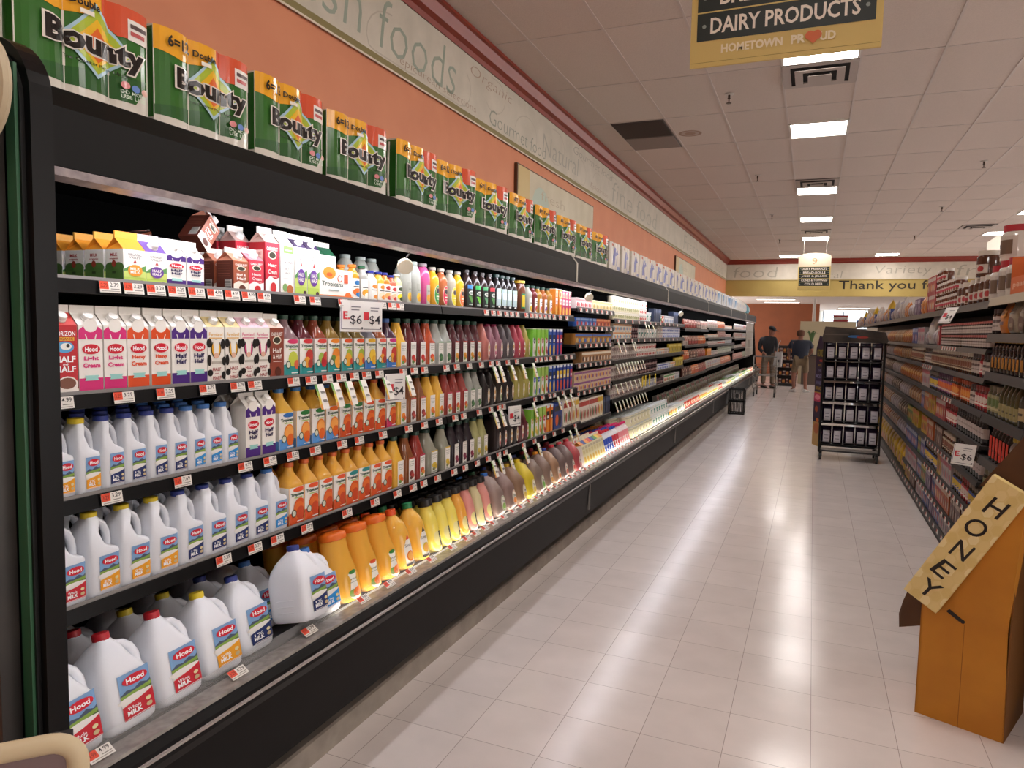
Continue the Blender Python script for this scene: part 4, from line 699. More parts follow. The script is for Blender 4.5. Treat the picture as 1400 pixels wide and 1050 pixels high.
for key, look, col, cap, c in [('f1', 'red-capped blue-white creamer bottle', '#e4e6ee', '#c9283a', '#2a4fb8'), ('f2', 'blue-capped white creamer bottle', '#e9e7ea', '#2a4fb0', '#c93a4a'), ('f3', 'pink-capped white creamer bottle', '#eee3e2', '#d9306a', '#e8909a'), ('f4', 'orange-capped pink creamer bottle', '#e8c0b8', '#e8862a', '#d95a6a')]:
    mktall(key, 'creamer_bottle', look, col, cap, [('r', 0, .55, 1, 1, c), ('e', .5, .35, .3, .2, c), ('r', .2, .08, .8, .16, c)], P_SHO, .20, .036, lz=(.05, .64), span=2.2, capr=.62, caph=.1, n=14, matf=C(col, .3))
# ------------------------------------------------------------------ stocking the case
CNT = {}
def nxt(look, where): CNT[(look, where)] = CNT.get((look, where), 0) + 1; return CNT[(look, where)]
def put(key, x, y, z, where, rz=0, tilt=None, behind=0, face=1, ref='the end panel', sc=None):
    k = K[key]; lk = ('row %d ' % behind if 0 else '') + k.look
    w = where if not behind else where + [', second row back', ', third row back', ', fourth row back', ', fifth row back'][behind - 1]
    i = nxt(lk, w); lab = '%s %s from %s, %s' % (ordw(i), k.look, ref, w)
    if len(lab.replace(',', ' ').split()) > 16: lab = lab.replace(' from the ', ' from ').replace(' of the ', ' of ').replace(' row back', ' row')
    if len(lab.replace(',', ' ').split()) > 16: print('LONG', lab)
    return k.new((x, y, z), rz if face > 0 else rz + PI, lab, '%s on the %s' % (k.look, where), tilt, sc)
def putw(k, x, y, where, rz, b, up=0): put(k, x - math.sin(.231) * up, y, wz(x) + .001 + math.cos(.231) * up, where, rz, WT, b)
def row(where, x, z, edges, keys, deep=None, jit=.0):
    for i, key in enumerate(keys):
        if not key: continue
        y = (edges[i] + edges[i + 1]) / 2; d = K[key].depth
        nd = (deep or {}).get(key, (deep or {}).get('*', 1)) if not isinstance(deep, int) else deep
        for b in range(nd):
            put(key, x - .008 - d / 2 - b * (d + .012), y + random.uniform(-jit, jit), z + .0005, where, rz=random.uniform(-.04, .04), behind=b)
E1 = [1.462, 1.535, 1.61, 1.681, 1.754]
T1, T2, T3, T4 = 'top dairy shelf', 'second dairy shelf', 'third dairy shelf', 'fourth dairy shelf'
z1, z2, z3, z4 = S_Z
row(T1, -1.80, z1, E1, ['ovo', 'ovp', 'halfpt', 'halfpt'], {'ovo': 5})
row(T1, -1.80, z1, [1.876, 1.95, 2.025], ['brn', 'redpt'], {'brn': 3})
row(T1, -1.80, z1, [2.03, 2.104], ['redqt'])
for b in range(3): put('redqt', -1.93 - .08 * b, 2.015 - .008 * b, z1 + .001, T1, behind=b + 1)
put('brn', -1.92, 1.815, z1 + .155, 'tilted on others, ' + T1, rz=.2, tilt=(-.75, .0))
put('brn', -2.12, 1.72, z1 + .14, 'toppled, ' + T1, rz=.3, tilt=(-1.3, 0))
row(T1, -1.80, z1, [2.107, 2.188, 2.26, 2.34], ['calif', 'ovq', 'ovq'])
put('mp', -1.848, 2.445, z1 + .001, T1)
for i, (k_, y_) in enumerate([('blct', 2.36), ('ojct', 2.437), ('ojct', 2.512)]): put(k_, -1.925, y_, z1 + .0005, T1)
row(T1, -1.80, z1, [2.56, 2.63, 2.692, 2.768, 2.816, 2.866, 2.923, 2.969], ['u1', 'u2', 'u3', 'u4', 'u5', 'u6', 'u7'])
put('u1', -1.90, 2.60, z1 + .001, T1)
row(T1, -1.80, z1, [2.98, 3.072, 3.16, 3.262, 3.35, 3.449, 3.545, 3.64], ['lc', 'lc', 'lp', 'my', 'mz', 'mw', 'mo'])
for y_ in (2.74, 2.86, 2.95): put('lc', -1.98, y_, z1 + .001, T1, behind=1)
row(T1, -1.80, z1, [3.654, 3.759, 3.869, 3.963, 4.072, 4.164, 4.246, 4.332, 4.425], ['v1', 'v2', 'v3', 'v4', 'w1', 'w1', 'w1', 'w1'])
row(T1, -1.80, z1, [4.445, 4.60, 4.70, 4.80, 4.90, 5.01, 5.121, 5.22, 5.30, 5.375, 5.45, 5.53], ['wj', 'x1', 'x2', 'x3', 'x4', 'x3', 'fz1', 'fz1', 'fz2', 'fz2', 'fz2'])
row(T2, -1.78, z2, [1.232, 1.304, 1.378, 1.451, 1.527, 1.602, 1.672, 1.742, 1.817, 1.889, 1.959, 2.03, 2.106], ['horiz', 'light', 'light', 'heavy', 'heavy', 'half', 'half', 'cowy', 'cowy', 'cowp', 'cowp', 'bhq'])
row(T2, -1.78, z2, [2.106, 2.192, 2.28, 2.366, 2.451, 2.54, 2.627, 2.715, 2.80, 2.887], ['t1', 't2', 't3', 't4', 't5', 't5', 't6', 't7', 't8'], 2)
row(T2, -1.78, z2, [2.89, 2.98, 3.072, 3.165, 3.262, 3.352, 3.44, 3.54, 3.635, 3.725, 3.82], ['sy', 'sw', 'sw', 'sg', 'sc', 'sc', 'sr', 'sr', 'sr', 'sr'])
row(T2, -1.78, z2, [3.84, 3.94, 4.035, 4.13, 4.226, 4.324, 4.421, 4.51, 4.60], ['ts', 'tm', 'tm', 'tg', 'tg', 'tr', 'tr', 'ty'])
row(T2, -1.78, z2, [4.63 + .082 * i for i in range(9)], ['k1', 'k2', 'k3', 'k3', 'k4', 'k4', 'k5', 'k5'])
row(T3, -1.76, z3, [1.205, 1.279, 1.355, 1.426, 1.499, 1.575, 1.647, 1.718, 1.787, 1.862], ['qy', 'qy', 'qn', 'qn', 'qn', 'qn', 'qb', 'qb', 'qb'], 3)
row(T3, -1.76, z3, [1.885, 1.962, 2.038], ['half', 'half'], 2)
row(T3, -1.76, z3, [2.05, 2.147, 2.24, 2.328, 2.415, 2.501, 2.589, 2.678, 2.765, 2.855], ['o1', 'o2', 'o2', 'o3', 'o4', 'o4', 'o5', 'o5', 'o7'], 2)
row(T3, -1.76, z3, [2.86, 2.95, 3.045, 3.14, 3.236, 3.329, 3.422, 3.518, 3.612, 3.70, 3.79], ['sy', 'sb', 'sb', 'sy', 'sy', 'sp', 'sp', 'sp', 'sc', 'sc'])
row(T3, -1.76, z3, [3.81, 3.90, 3.99, 4.09, 4.182, 4.279, 4.37, 4.466, 4.56], ['td', 'td', 'tv', 'td', 'td', 'ty', 'ty', 'ty'])
row(T3, -1.76, z3, [4.60 + .081 * i for i in range(12)], ['k6', 'k6', 'k7', 'k7', 'k4', 'k4', 'k8', 'k8', 'k8', 'k8', 'k5'])
row(T4, -1.72, z4, [1.175, 1.277, 1.376, 1.475, 1.572, 1.669, 1.766, 1.864, 1.961, 2.058], ['hr', 'hy', 'hy', 'hy', 'hn', 'hn', 'hn', 'hn', 'hb'], 2)
row(T4, -1.72, z4, [2.062, 2.149, 2.236, 2.325, 2.41, 2.498, 2.585, 2.672, 2.76], ['o5', 'o5', 'o5', 'o5', 'o6', 'o6', 'o5', 'o5'], 2)
row(T4, -1.72, z4, [2.77, 2.87, 2.97, 3.07], ['sy', 'sb', 'sp'])
put('big', -1.80, 3.165, z4 + .001, T4, sc=(1.3, 1.3, .96)); row(T4, -1.72, z4, [3.235, 3.33], ['big'])
row(T4, -1.72, z4, [3.34, 3.433, 3.525, 3.62, 3.712, 3.80], ['sk', 'sk', 'sk', 'sl', 'sl'])
row(T4, -1.72, z4, [3.90, 3.99, 4.08, 4.175, 4.27, 4.36, 4.45], ['tq', 'tq', 'td', 'td', 'tn', 'tn'])
row(T4, -1.72, z4, [4.47 + .078 * i for i in range(7)], ['k9', 'k9', 'k7', 'k7', 'k0', 'k0'])
row(T4, -1.72, z4, [4.95, 5.14], ['bl']); row(T4, -1.72, z4, [5.17 + .098 * i for i in range(5)], ['rw', 'rw', 'yw', 'yw'], 2)
# the bottom well
WW = 'dairy case well'; WZ = .470
WT = (0, -.231)
def wz(x): return .489 + (x + 1.592) * .235
for k_, x_, y_, b_, rz_, tl_ in [('gr', -1.650, 1.132, 0, .1, None), ('gr', -1.655, 1.292, 0, .03, None), ('gr', -1.655, 1.452, 0, .03, None), ('gy', -1.665, 1.622, 0, 0, None), ('gn', -1.69, 1.790, 0, 0, None), ('gb', -1.655, 2.118, 0, 0, None),
                              ('gr', -1.82, 1.16, 1, 0, None), ('gr', -1.82, 1.33, 1, 0, None), ('gy', -1.825, 1.50, 1, 0, None), ('gy', -1.848, 1.655, 1, 0, None), ('gn', -1.87, 1.83, 1, 0, None), ('gb', -1.83, 2.0, 1, 0, None),
                              ('gr', -1.985, 1.25, 2, 0, None), ('gy', -1.99, 1.42, 2, 0, None), ('gy', -2.02, 1.58, 2, 0, None), ('gn', -2.03, 1.75, 2, 0, None), ('gn', -2.03, 1.91, 2, 0, None), ('gb', -2.03, 2.075, 2, 0, None)]:
    put(k_, x_, y_, wz(x_) + .003, WW, rz_, WT, b_)
put('gn', -1.590, 1.955, .536, 'tipped on rail, ' + WW, .12, (-.10, -.20))
for i, k_ in enumerate(['OJ1', 'OJ2', 'OJ1']):
    for b in range(3): putw(k_, -1.645 - .142 * b, 2.276 + .143 * i, WW, 0, b)
for i, k_ in enumerate(['SO', 'SP']):
    for b in range(3): putw(k_, -1.645 - .135 * b, 2.70 + .14 * i, WW, 0, b)
for i, k_ in enumerate(['bk1', 'bk1', 'bk1', 'bk2', 'bk3', 'bk4', 'bk3']):
    for b in range(4): putw(k_, -1.63 - .095 * b, 2.972 + .1 * i, WW, 0, b)
for i, k_ in enumerate(['ew', 'ea', 'eb', 'el', 'eg', 'eo']):
    for b in range(3): putw(['ew', 'el', 'eo', 'gr'][0] if (b and i == 0) else (['ec', 'ed', 'eg'][(i + b) % 3] if b else k_), -1.655 - .16 * b, 3.705 + .165 * i, WW, .05, b)
for i, k_ in enumerate(['ec', 'ed', 'ed', 'ep']):
    for b in range(2): putw(['ed', 'ep'][i % 2] if b else k_, -1.655 - .16 * b, 4.69 + .165 * i, WW, .05, b)
for i in range(8):
    for b in range(4): putw(['cr', 'cr0', 'cr', 'cr3', 'cr0', 'cr1', 'cr2', 'cr'][(i + b) % 8], -1.625 - .078 * b, 5.36 + .076 * i, WW, 0, b)
for i in range(7):
    for b in range(5): putw('f1' if i < 4 and b < 3 else ('f2' if i < 4 else ('f4' if b > 3 else 'f2')), -1.625 - .076 * b, 5.985 + .0735 * i, WW, 0, b)
for i in range(5):
    for b in range(5): putw('f3' if b < 3 else 'f4', -1.625 - .076 * b, 6.515 + .0735 * i, WW, 0, b)
def line(where, x, z, y0, segs, stack=1, deep=1, face=1, ref='the end panel', fit=1):
    """segs: (key, count, pitch[, stack]) one after another"""
    y = y0
    for sg in segs:
        key, n, p = sg[:3]; st = sg[3] if len(sg) > 3 else stack
        for i in range(n):
            if key:
                d = K[key].depth; h = K[key].h
                for b in range(deep):
                    for s_ in range(st):
                        put(key, x - face * (.008 + d / 2 + b * (d + .006)), y + p * (i + .5), z + .0008 + s_ * (h + .001), where + ['', ', upper tier', ', third tier'][s_], rz=random.uniform(-.05, .05), behind=b, face=face, ref=ref, sc=(1, 1, fit))
        y += n * p
for z, wh, sg in [(1.73, 'first shelf of pudding bay', [('p1', 4, .11), (None, 1, .03), ('p2', 6, .11)]), (1.58, 'second shelf of pudding bay', [('p3', 5, .12), ('p4', 4, .12)]), (1.434, 'third shelf of pudding bay', [('p5', 7, .16)]),
                  (1.268, 'fourth shelf of pudding bay', [(None, 1, .2), ('p6', 9, .104)]), (1.035, 'fifth shelf of pudding bay', [('p7', 10, .115)]), (.757, 'sixth shelf of pudding bay', [('rw', 8, .09), ('yw', 2, .09), ('pe', 3, .085)])]:
    line(wh, -1.78, z, 5.60, sg, stack=2 if z in (1.035,) else 1)
BY = 'yogurt bay'
line('first shelf of ' + BY, -1.78, 1.66, 6.80, [('c1', 13, .088, 3), ('c2', 4, .088, 3), ('d2', 2, .146, 1), (None, 1, .1), ('pe', 5, .085), ('d6', 1, .13), ('d4', 1, .13), ('pd', 5, .125), ('pe', 4, .09)])
line('second shelf of ' + BY, -1.78, 1.466, 6.80, [('p8', 6, .125, 2), ('c4', 4, .088, 2), ('d2', 7, .146, 1), ('p0', 3, .11, 2), ('p9', 9, .145, 2)])
line('third shelf of ' + BY, -1.78, 1.26, 6.80, [('c3', 12, .088, 2), ('c2', 12, .088, 2), ('p8', 4, .125), ('p0', 3, .11), ('pc', 9, .11)])
line('fourth shelf of ' + BY, -1.78, 1.06, 6.80, [('c3', 13, .088, 2), ('c4', 12, .088, 2), ('p9', 6, .145), ('p8', 3, .125), ('pc', 6, .11)])
line('fifth shelf of ' + BY, -1.78, .88, 6.80, [('c3', 16, .088, 2), ('pd', 6, .125), ('c4', 6, .088), ('pa', 5, .155), ('pd', 3, .125)])
for j, z in enumerate((1.604, 1.35, 1.127, .87)):
    line('%s shelf of cold-cut bay' % ORD[j + 1], -1.78, z, 10.92, [[('m1', 8, .15), ('m3', 4, .15), ('m4', 5, .15)], [('m4', 3, .15), ('m1', 7, .15), ('m5', 6, .15)], [('m5', 4, .15), ('m3', 6, .15), ('m1', 6, .15)], [('m3', 6, .15), ('m5', 5, .15), ('m1', 6, .15)]][j])
for j, z in enumerate((1.64, 1.455, 1.32, 1.12, .89)):
    line('%s shelf of cheese bay' % ORD[j + 1], -1.78, z, 13.55, [[('m4', 9, .16), ('m5', 8, .16), ('p8', 9, .16)], [('p8', 10, .16), ('m2', 8, .16), ('c2', 12, .1)], [('p0', 12, .12), ('c2', 14, .1), ('pd', 10, .14)], [('pb', 4, .14), ('p0', 8, .14), ('m7', 16, .16)], [('m6', 14, .16), ('m5', 12, .16)]][j])
for j, z in enumerate((1.64, 1.42, 1.18, .9)):
    line('%s shelf of farthest bay' % ORD[j + 1], -1.78, z, 18.4, [[('m6', 14, .17), ('m4', 13, .17)], [('m4', 12, .17), ('m6', 15, .17)], [('p0', 16, .14), ('m2', 14, .17)], [('m2', 14, .17), ('m7', 13, .17)]][j])
# tubs and cups in the lit well
def well(y0, n, pitch, keys, rows, where, st=1):
    for i in range(n):
        for b in range(rows):
            for s_ in range(st):
                k_ = keys[(i // max(1, n // len(keys))) % len(keys)]
                putw(k_, -1.655 - (pitch + .004) * b, y0 + pitch * (i + .5), where + (', upper tier' if s_ else ''), 0, b, s_ * (K[k_].h + .002))
well(6.95, 14, .145, ['d1', 'd2'], 3, 'yogurt well', 2)
well(9.0, 12, .14, ['d3', 'd2', 'd4'], 3, 'middle well')
well(10.75, 18, .14, ['d4', 'd3', 'd5'], 2, 'cold-cut well')
well(13.4, 18, .16, ['d5', 'd4', 'd2', 'd5'], 2, 'cheese well')
well(16.4, 20, .17, ['d6', 'd2', 'd5', 'd6'], 2, 'farthest well')
well(19.9, 14, .2, ['d6', 'd5', 'd4'], 2, 'well tail')
pk('tb', 'deli_box', 'deli pack', 'tall pale deli box', .14, .07, .235, '#cfc6ba', '#b0605a', '#7f8a6a'); pk('tb2', 'deli_box', 'deli pack', 'tall green-banded deli box', .14, .07, .225, '#d2cdbd', '#6a8a5a', '#b8863a')
for i in range(28): putw(['tb', 'tb2', 'tb'][i % 3], -2.07, 10.6 + .19 * i, 'back of cold-cut well', 0, 0)
for i in range(32): putw(['tb', 'tb2'][i % 2], -2.07, 16.1 + .22 * i, 'back of far well', 0, 0)
# ------------------------------------------------------------------ paper goods on top of the case
A_BO = [('r', 0, .10, 1, 1, '#35682a'), ('p', [(0, .10), (.86, .10), (.98, .30), (1, .30), (1, 0), (0, 0)], '#d9d2c6'), ('p', [(0, .10), (.84, .10), (.97, .36), (.6, .30), (0, .2)], '#2c5a2a'), ('p', [(0, 1), (.62, 1), (.62, .80), (.25, .72), (0, .76)], '#e8a52a'), ('p', [(.6, 1), (1, 1), (1, .74), (.72, .70), (.6, .82)], '#cf5434'),
        ('r', .80, .70, .99, .90, '#e6dfd8'), ('r', .82, .82, .97, .86, '#5a4a4a'), ('r', .82, .75, .95, .79, '#b85a5a'), ('p', [(.55, .22), (.84, .52), (.55, .90), (.29, .52)], '#a9c9d6'), ('p', [(.55, .26), (.81, .52), (.55, .86), (.32, .52)], '#a8b83a'), ('p', [(.55, .32), (.74, .52), (.55, .76), (.38, .52)], '#e3b32a'), ('p', [(.55, .36), (.67, .5), (.55, .68), (.44, .5)], '#d9662a'),
        ('t', 'BOUNTY', .55, .50, .80, .30, '#ded6ca', .085), ('t', 'BOUNTY', .55, .50, .76, .27, '#211a18', .05), ('t', 'The Quicker Picker Upper', .55, .335, .5, .035, '#211a18', .01), ('t', '6=12', .20, .87, .22, .12, '#2a211a', .03), ('t', 'Double', .46, .86, .22, .07, '#2a211a', .03), ('r', .42, .76, .52, .80, '#e9e0d0'),
        ('e', .76, .25, .035, .035, '#d98a8a'), ('e', .84, .24, .035, .035, '#6a8ac8'), ('e', .92, .23, .03, .035, '#e0b0a0'), ('t', 'DO MORE', .82, .185, .2, .035, '#cfe0c8', .01), ('t', 'USE LESS', .82, .14, .2, .035, '#cfe0c8', .01)]
A_BO = [(it[0], 'Bounty', *it[2:]) if it[0] == 't' and it[1] == 'BOUNTY' else it for it in A_BO]
FILM = noisy('film_white', '#cfc8bd', '#e3ddd2', 14, .18, 3, .25, 25); GRN = noisy('film_green', '#2e6026', '#386e2e', 9, .16, 3, .25, 25)
def roll_pack(o, art, bodym, sidem, w=.362, d=.25, h=.272):
    a = w / 2; mp = lambda u, v, dd: (d / 2 - .016 + .016 * abs(math.sin(3 * PI * u)) ** .6 + dd, -a + u * w, v * h)
    m = MB(); n = 24
    F = [[mp(i / n, j / 10, 0) for i in range(n + 1)] for j in range(11)]
    vs = [p for r in F for p in r]; fs = [(j * (n + 1) + i, j * (n + 1) + i + 1, (j + 1) * (n + 1) + i + 1, (j + 1) * (n + 1) + i) for j in range(10) for i in range(n)]
    m.add(vs, fs, bodym, True)
    m.loft([[(-d / 2, -a, z), (d / 2 - .012, -a, z), (d / 2 - .012, a, z), (-d / 2, a, z)] for z in (0, h)], bodym, False)
    m.build('wrapped_rolls', o)
    g = MB()
    for s in (-1, 1):
        yy = s * (a + .001); g.add([(d / 2 - .013, yy, .02), (-d / 2 + .02, yy, .02), (-d / 2 + .01, yy, h * .93), (d / 2 - .013, yy, h * .98)], [(0, 1, 2, 3) if s < 0 else (3, 2, 1, 0)], sidem)
        g.tube([(d / 2 - .05, s * (a - .002), .01), (d / 2 - .055, s * (a + .001), h * .4), (d / 2 - .05, s * (a - .002), h * .95)], .007, bodym, 6)
    g.tube([(.0, -a, h + .002), (.02, -.05, h + .008), (.0, a, h + .003)], .006, bodym, 6); g.build('wrapper_folds', o)
    l = MB(); l.art(art, mp, off=.002, nsub=24, rough=.16, eps=.0006); l.build('printed_front', o)
    return o
mk('bo', 'paper_towel_pack', 'paper towels', 'green six-roll paper towel pack', lambda k: roll_pack(empty('paper_towel_pack'), A_BO, FILM, GRN), .27, .285)
A_PT = [('r', 0, 0, 1, 1, '#cfc7be'), ('p', [(.30, .2), (.42, .2), (.5, .8), (.4, .85)], '#7a7eae'), ('p', [(.5, .15), (.6, .2), (.72, .75), (.62, .85)], '#8a8ab8'), ('p', [(.35, .5), (.75, .62), (.7, .72), (.35, .62)], '#7a7eae'), ('r', .1, .86, .35, .95, '#b8604a'), ('r', .7, .06, .9, .18, '#8a8fb0')]
A_PB = [('r', 0, 0, 1, 1, '#cfd2d8'), ('p', [(.2, .2), (.4, .2), (.5, .85), (.3, .8)], '#5a8ab8'), ('p', [(.5, .15), (.7, .2), (.8, .85), (.6, .85)], '#7aa0c8'), ('r', .1, .86, .9, .95, '#e6e6ea')]
mk('pt', 'napkin_pack', 'paper towels', 'pale paper roll pack with violet print', lambda k: roll_pack(empty('napkin_pack'), A_PT, FILM, FILM, .345, .26, .255), .27, .27)
mk('pb_', 'napkin_pack', 'paper towels', 'pale paper roll pack with blue print', lambda k: roll_pack(empty('napkin_pack'), A_PB, FILM, FILM, .345, .26, .255), .27, .27)
TOPZ = 2.104
for i, (y, rz, dx) in enumerate([(.93, 0, 0), (1.385, 0, 0), (1.79, .0, 0), (2.20, .02, 0), (2.66, -.10, -.01), (3.13, .0, 0), (3.56, -.16, 0), (4.05, -.14, -.01), (4.50, -.03, 0), (4.97, -.05, 0), (5.45, -.08, 0), (5.92, -.04, 0), (6.42, -.1, 0)]):
    put('bo', -1.845 + dx, y * .943, TOPZ + (.03 if y < 1 else 0), 'canopy', rz)
for i in range(19): put('pt', -1.855, 6.56 + .41 * i, TOPZ, 'canopy', random.uniform(-.12, .06))
for i in range(9): put('pb_', -1.855, 14.4 + .41 * i, TOPZ, 'canopy', random.uniform(-.12, .06))
mkbag('nb', 'napkin_bag', 'paper goods', 'tall white bagged napkin bundle', .34, .26, .34, '#d9d6d2', [('r', .2, .3, .8, .6, '#bcc0cc')]); mkbag('nb2', 'napkin_bag', 'paper goods', 'teal bagged paper bundle', .3, .26, .32, '#3f8aa0', [('r', .2, .3, .8, .6, '#a8ccd4')])
for i in range(7): put('nb', -1.86, 18.3 + .4 * i, TOPZ, 'canopy', 0)
for i in range(2): put('nb2', -1.86, 21.3 + .4 * i, TOPZ, 'canopy', 0)
# ------------------------------------------------------------------ price tags
def ptag(price, sale=False, w=.064, h=.031):
    m = MB(); m.box(-.0008, -w / 2, -h, .0004, w / 2, 0, C('#e9e4dc', .4))
    m.art([('r', 0, .30, .42, 1, '#df4a2a'), ('t', 'SALE' if sale else price, .21, .65, .3, .35, '#8a1f12', .01), ('t', price, .70, .72, .42, .36, '#221d1a', .01), ('r', .5, .30, .92, .36, '#7a746c'), ('r', .06, .10, .92, .17, '#a49c92')], flat(.0004, -w / 2, w / 2, -h, 0), off=.0003)
    return m.build('price_tag')
for i, p in enumerate(['4.99', '3.29', '2.79', '7.69']): mk('tag%d' % i, 'price_tag', 'price tag', 'orange and white price tag', (lambda p: lambda k: ptag(p))(p))
def htag(): 
    m = MB(); n = 6
    P = [(.0 + .035 * t, -.075 * t - .02 * t * t) for t in [i / n for i in range(n + 1)]]
    for i in range(n):
        (a, b), (c, d) = P[i], P[i + 1]
        m.add([(a, -.026, b), (a, .026, b), (c, .026, d), (c, -.026, d)], [(0, 3, 2, 1)], C('#ece8df', .4)); col = ['#5f9a4a', '#5f9a4a', '#a8b84a', '#e0c03a', '#e0c03a', '#d98a3a'][i]
        m.add([(a + .0006, -.026, b), (a + .0006, -.013, b), (c + .0006, -.013, d), (c + .0006, -.026, d)], [(0, 3, 2, 1)], C(col, .4))
        if i in (2, 4): m.add([(a + .0006, -.005, b), (a + .0006, .02, b), (c + .0006, .02, (b + d) / 2), (c + .0006, -.005, (b + d) / 2)], [(0, 3, 2, 1)], C('#6a645c', .4))
    return m.build('sale_tag')
mk('hang', 'sale_tag', 'price tag', 'curled green-edged sale tag', lambda k: htag())
mk('ytag', 'shelf_talker', 'price tag', 'yellow hanging shelf tag', lambda k: MB().box(-.001, -.03, -.12, .001, .03, 0, C('#e3c51f', .5)).build('shelf_talker'))
def card(big, l):
    m = MB(); m.box(-.001, -.062, -.125, .001, .062, .005, C('#e9e6e2', .4))
    m.art([('r', .03, .04, .97, .06, '#3a3244'), ('r', .03, .04, .06, .97, '#8a86a0'), ('r', .9, .04, .96, .12, '#2a2630'), ('t', '$' + big, .66, .36, .5, .36, '#221d26', .01), ('t', l, .25, .52, .28, .28, '#d02f3a', .03), ('r', .45, .8, .85, .83, '#6a6470'), ('r', .45, .7, .8, .73, '#6a6470')], flat(.001, -.062, .062, -.12, 0), off=.0004)
    return m.build('price_card')
mk('card6', 'price_card', 'price sign', 'white price card reading six dollars', lambda k: card('6', 'E.')); mk('card4', 'price_card', 'price sign', 'white price card reading four dollars', lambda k: card('4', 'I'))
def tags(where, x, z, ys, key=None, tilt=(0, -.16), rz=0):
    for i, y in enumerate(ys): put(key or 'tag%d' % ((i * 7 + int(y * 10)) % 4), x + .0135, y, z, where, rz, tilt)
LP = ' lip'
tags(T1 + LP, -1.80, z1 + .002, [1.40, 1.475, 1.55, 1.625, 1.70, 1.775, 1.85, 1.925, 2.0, 2.19, 2.28, 2.46, 2.75, 2.83, 2.90, 3.86, 3.96, 4.05, 4.16, 4.25, 4.34, 4.5, 4.6, 4.68, 4.77, 4.87, 4.96, 5.06, 5.2, 5.36])
tags(T2 + LP, -1.78, z2 + .002, [1.24, 1.42, 1.56, 1.72, 1.85, 1.93, 2.13, 2.23, 2.33, 2.42, 2.51, 2.60, 2.70, 2.9, 3.0, 3.10, 3.33, 3.45, 3.6, 3.76, 3.9, 4.0, 4.15, 4.3, 4.66, 4.75, 4.85, 4.95, 5.1, 5.3, 5.44])
tags(T3 + LP, -1.76, z3 + .002, [1.36, 1.60, 1.86, 1.98, 2.10, 2.23, 2.40, 2.52, 2.70, 2.92, 3.07, 3.22, 3.40, 3.50, 3.7, 3.86, 3.98, 4.05, 4.6, 4.75, 4.9, 5.0, 5.2, 5.4])
tags(T4 + LP, -1.72, z4 + .002, [1.72, 1.86, 1.97, 2.13, 2.38, 2.58, 2.76, 2.9, 3.0, 3.14, 3.32, 3.45, 3.6, 3.75, 3.9, 4.0, 4.3, 4.5, 4.7, 4.9, 5.1, 5.4])
tags(T2 + LP, -1.775, z2 - .03, [2.27, 2.37, 2.46, 2.56, 2.74, 2.93, 3.93, 4.02, 4.2, 4.38, 4.58], 'hang', (0, 0)); tags(T3 + LP, -1.755, z3 - .03, [3.9, 4.0, 4.55, 5.06, 5.22, 5.36], 'hang', (0, 0)); tags(T4 + LP, -1.715, z4 - .03, [3.8, 3.9, 4.05, 4.3, 4.55, 5.25, 5.4], 'hang', (0, 0))
put('card6', -1.770, 2.50, z1 - .005, 'lip below juice multipack', -.25); put('card4', -1.770, 2.64, z1 - .005, 'lip below smoothie bottles', -.25); put('card4', -1.745, 2.80, z2 - .02, T2 + LP, -.25); put('card4', -1.720, 4.17, z3 - .02, T3 + LP, -.3)
def railtags(ys, key=None):
    for i, y in enumerate(ys): put('tag%d' % (i % 4), -1.547, y, .520, 'well rail', 0, (0, -.98))
railtags([1.15, 1.60, 1.93, 2.25, 2.43, 2.60, 2.78, 2.98, 3.14, 3.24, 3.35, 3.46, 3.60, 3.74, 3.86, 4.0] + [4.12 + .115 * i for i in range(26)])
for wh, ys0, x, zs in [('pudding bay lips', [5.66 + .16 * i for i in range(7)], -1.78, (1.73, 1.58, 1.434, 1.268, 1.035)), ('yogurt bay lips', [6.9 + .3 * i for i in range(12)], -1.78, (1.66, 1.466))]:
    for z in zs: tags(wh, x, z + .002, ys0)
for z, ys0 in [(1.466, [6.9, 7.1, 7.5, 7.6]), (1.26, [6.85 + .13 * i for i in range(10)]), (1.06, [6.85 + .2 * i for i in range(6)]), (.88, [6.85 + .15 * i for i in range(10)]), (1.66, [8.1, 8.25, 8.5])]: tags('yogurt bay lips', -1.775, z - .03, ys0, 'hang', (0, 0))
tags('yogurt bay lips', -1.772, 1.045, [8.05, 8.2, 8.42, 8.75], 'ytag', (0, 0))
o = empty('wire_end_rack', 'pale wire rack panel hung at the far end of the dairy case', 'rack', (-1.72, 0, 0)); m = MB(); W_ = C('#a79f95', .5)
for i in range(14): m.tube([(0, 20.9 + .18 * i, .92), (0, 20.9 + .18 * i, 1.86)], .012, W_, 5)
for z in (.93, 1.15, 1.4, 1.62, 1.86): m.tube([(0, 20.85, z), (0, 23.3, z)], .012, W_, 5)
m.build('wire_panel', o)
for i, (y, z) in enumerate([(2.98, 1.895), (6.02, 1.895), (10.7, 1.88)]):
    o = empty('clip_lamp', ['round white clip lamp under the canopy above the pink bottle', 'round white clip lamp under the canopy at the yogurt bay', 'round white clip lamp under the canopy at the cold-cut bay'][i], 'lamp', (-1.70, y * .94, z - .075))
    MB().lathe([(.001, -.012), (.034, -.012), (.036, 0), (.034, .012), (.001, .013)], C('#e0d6bd', .4), 20).build('lamp_head', o); o.rotation_euler = (PI / 2 + .5, .3, .9)
    MB().tube([(0, 0, 0), (-.01, .03, -.01), (0, .06, -.02)], .004, C('#3a3634', .4), 6).build('arm', o)
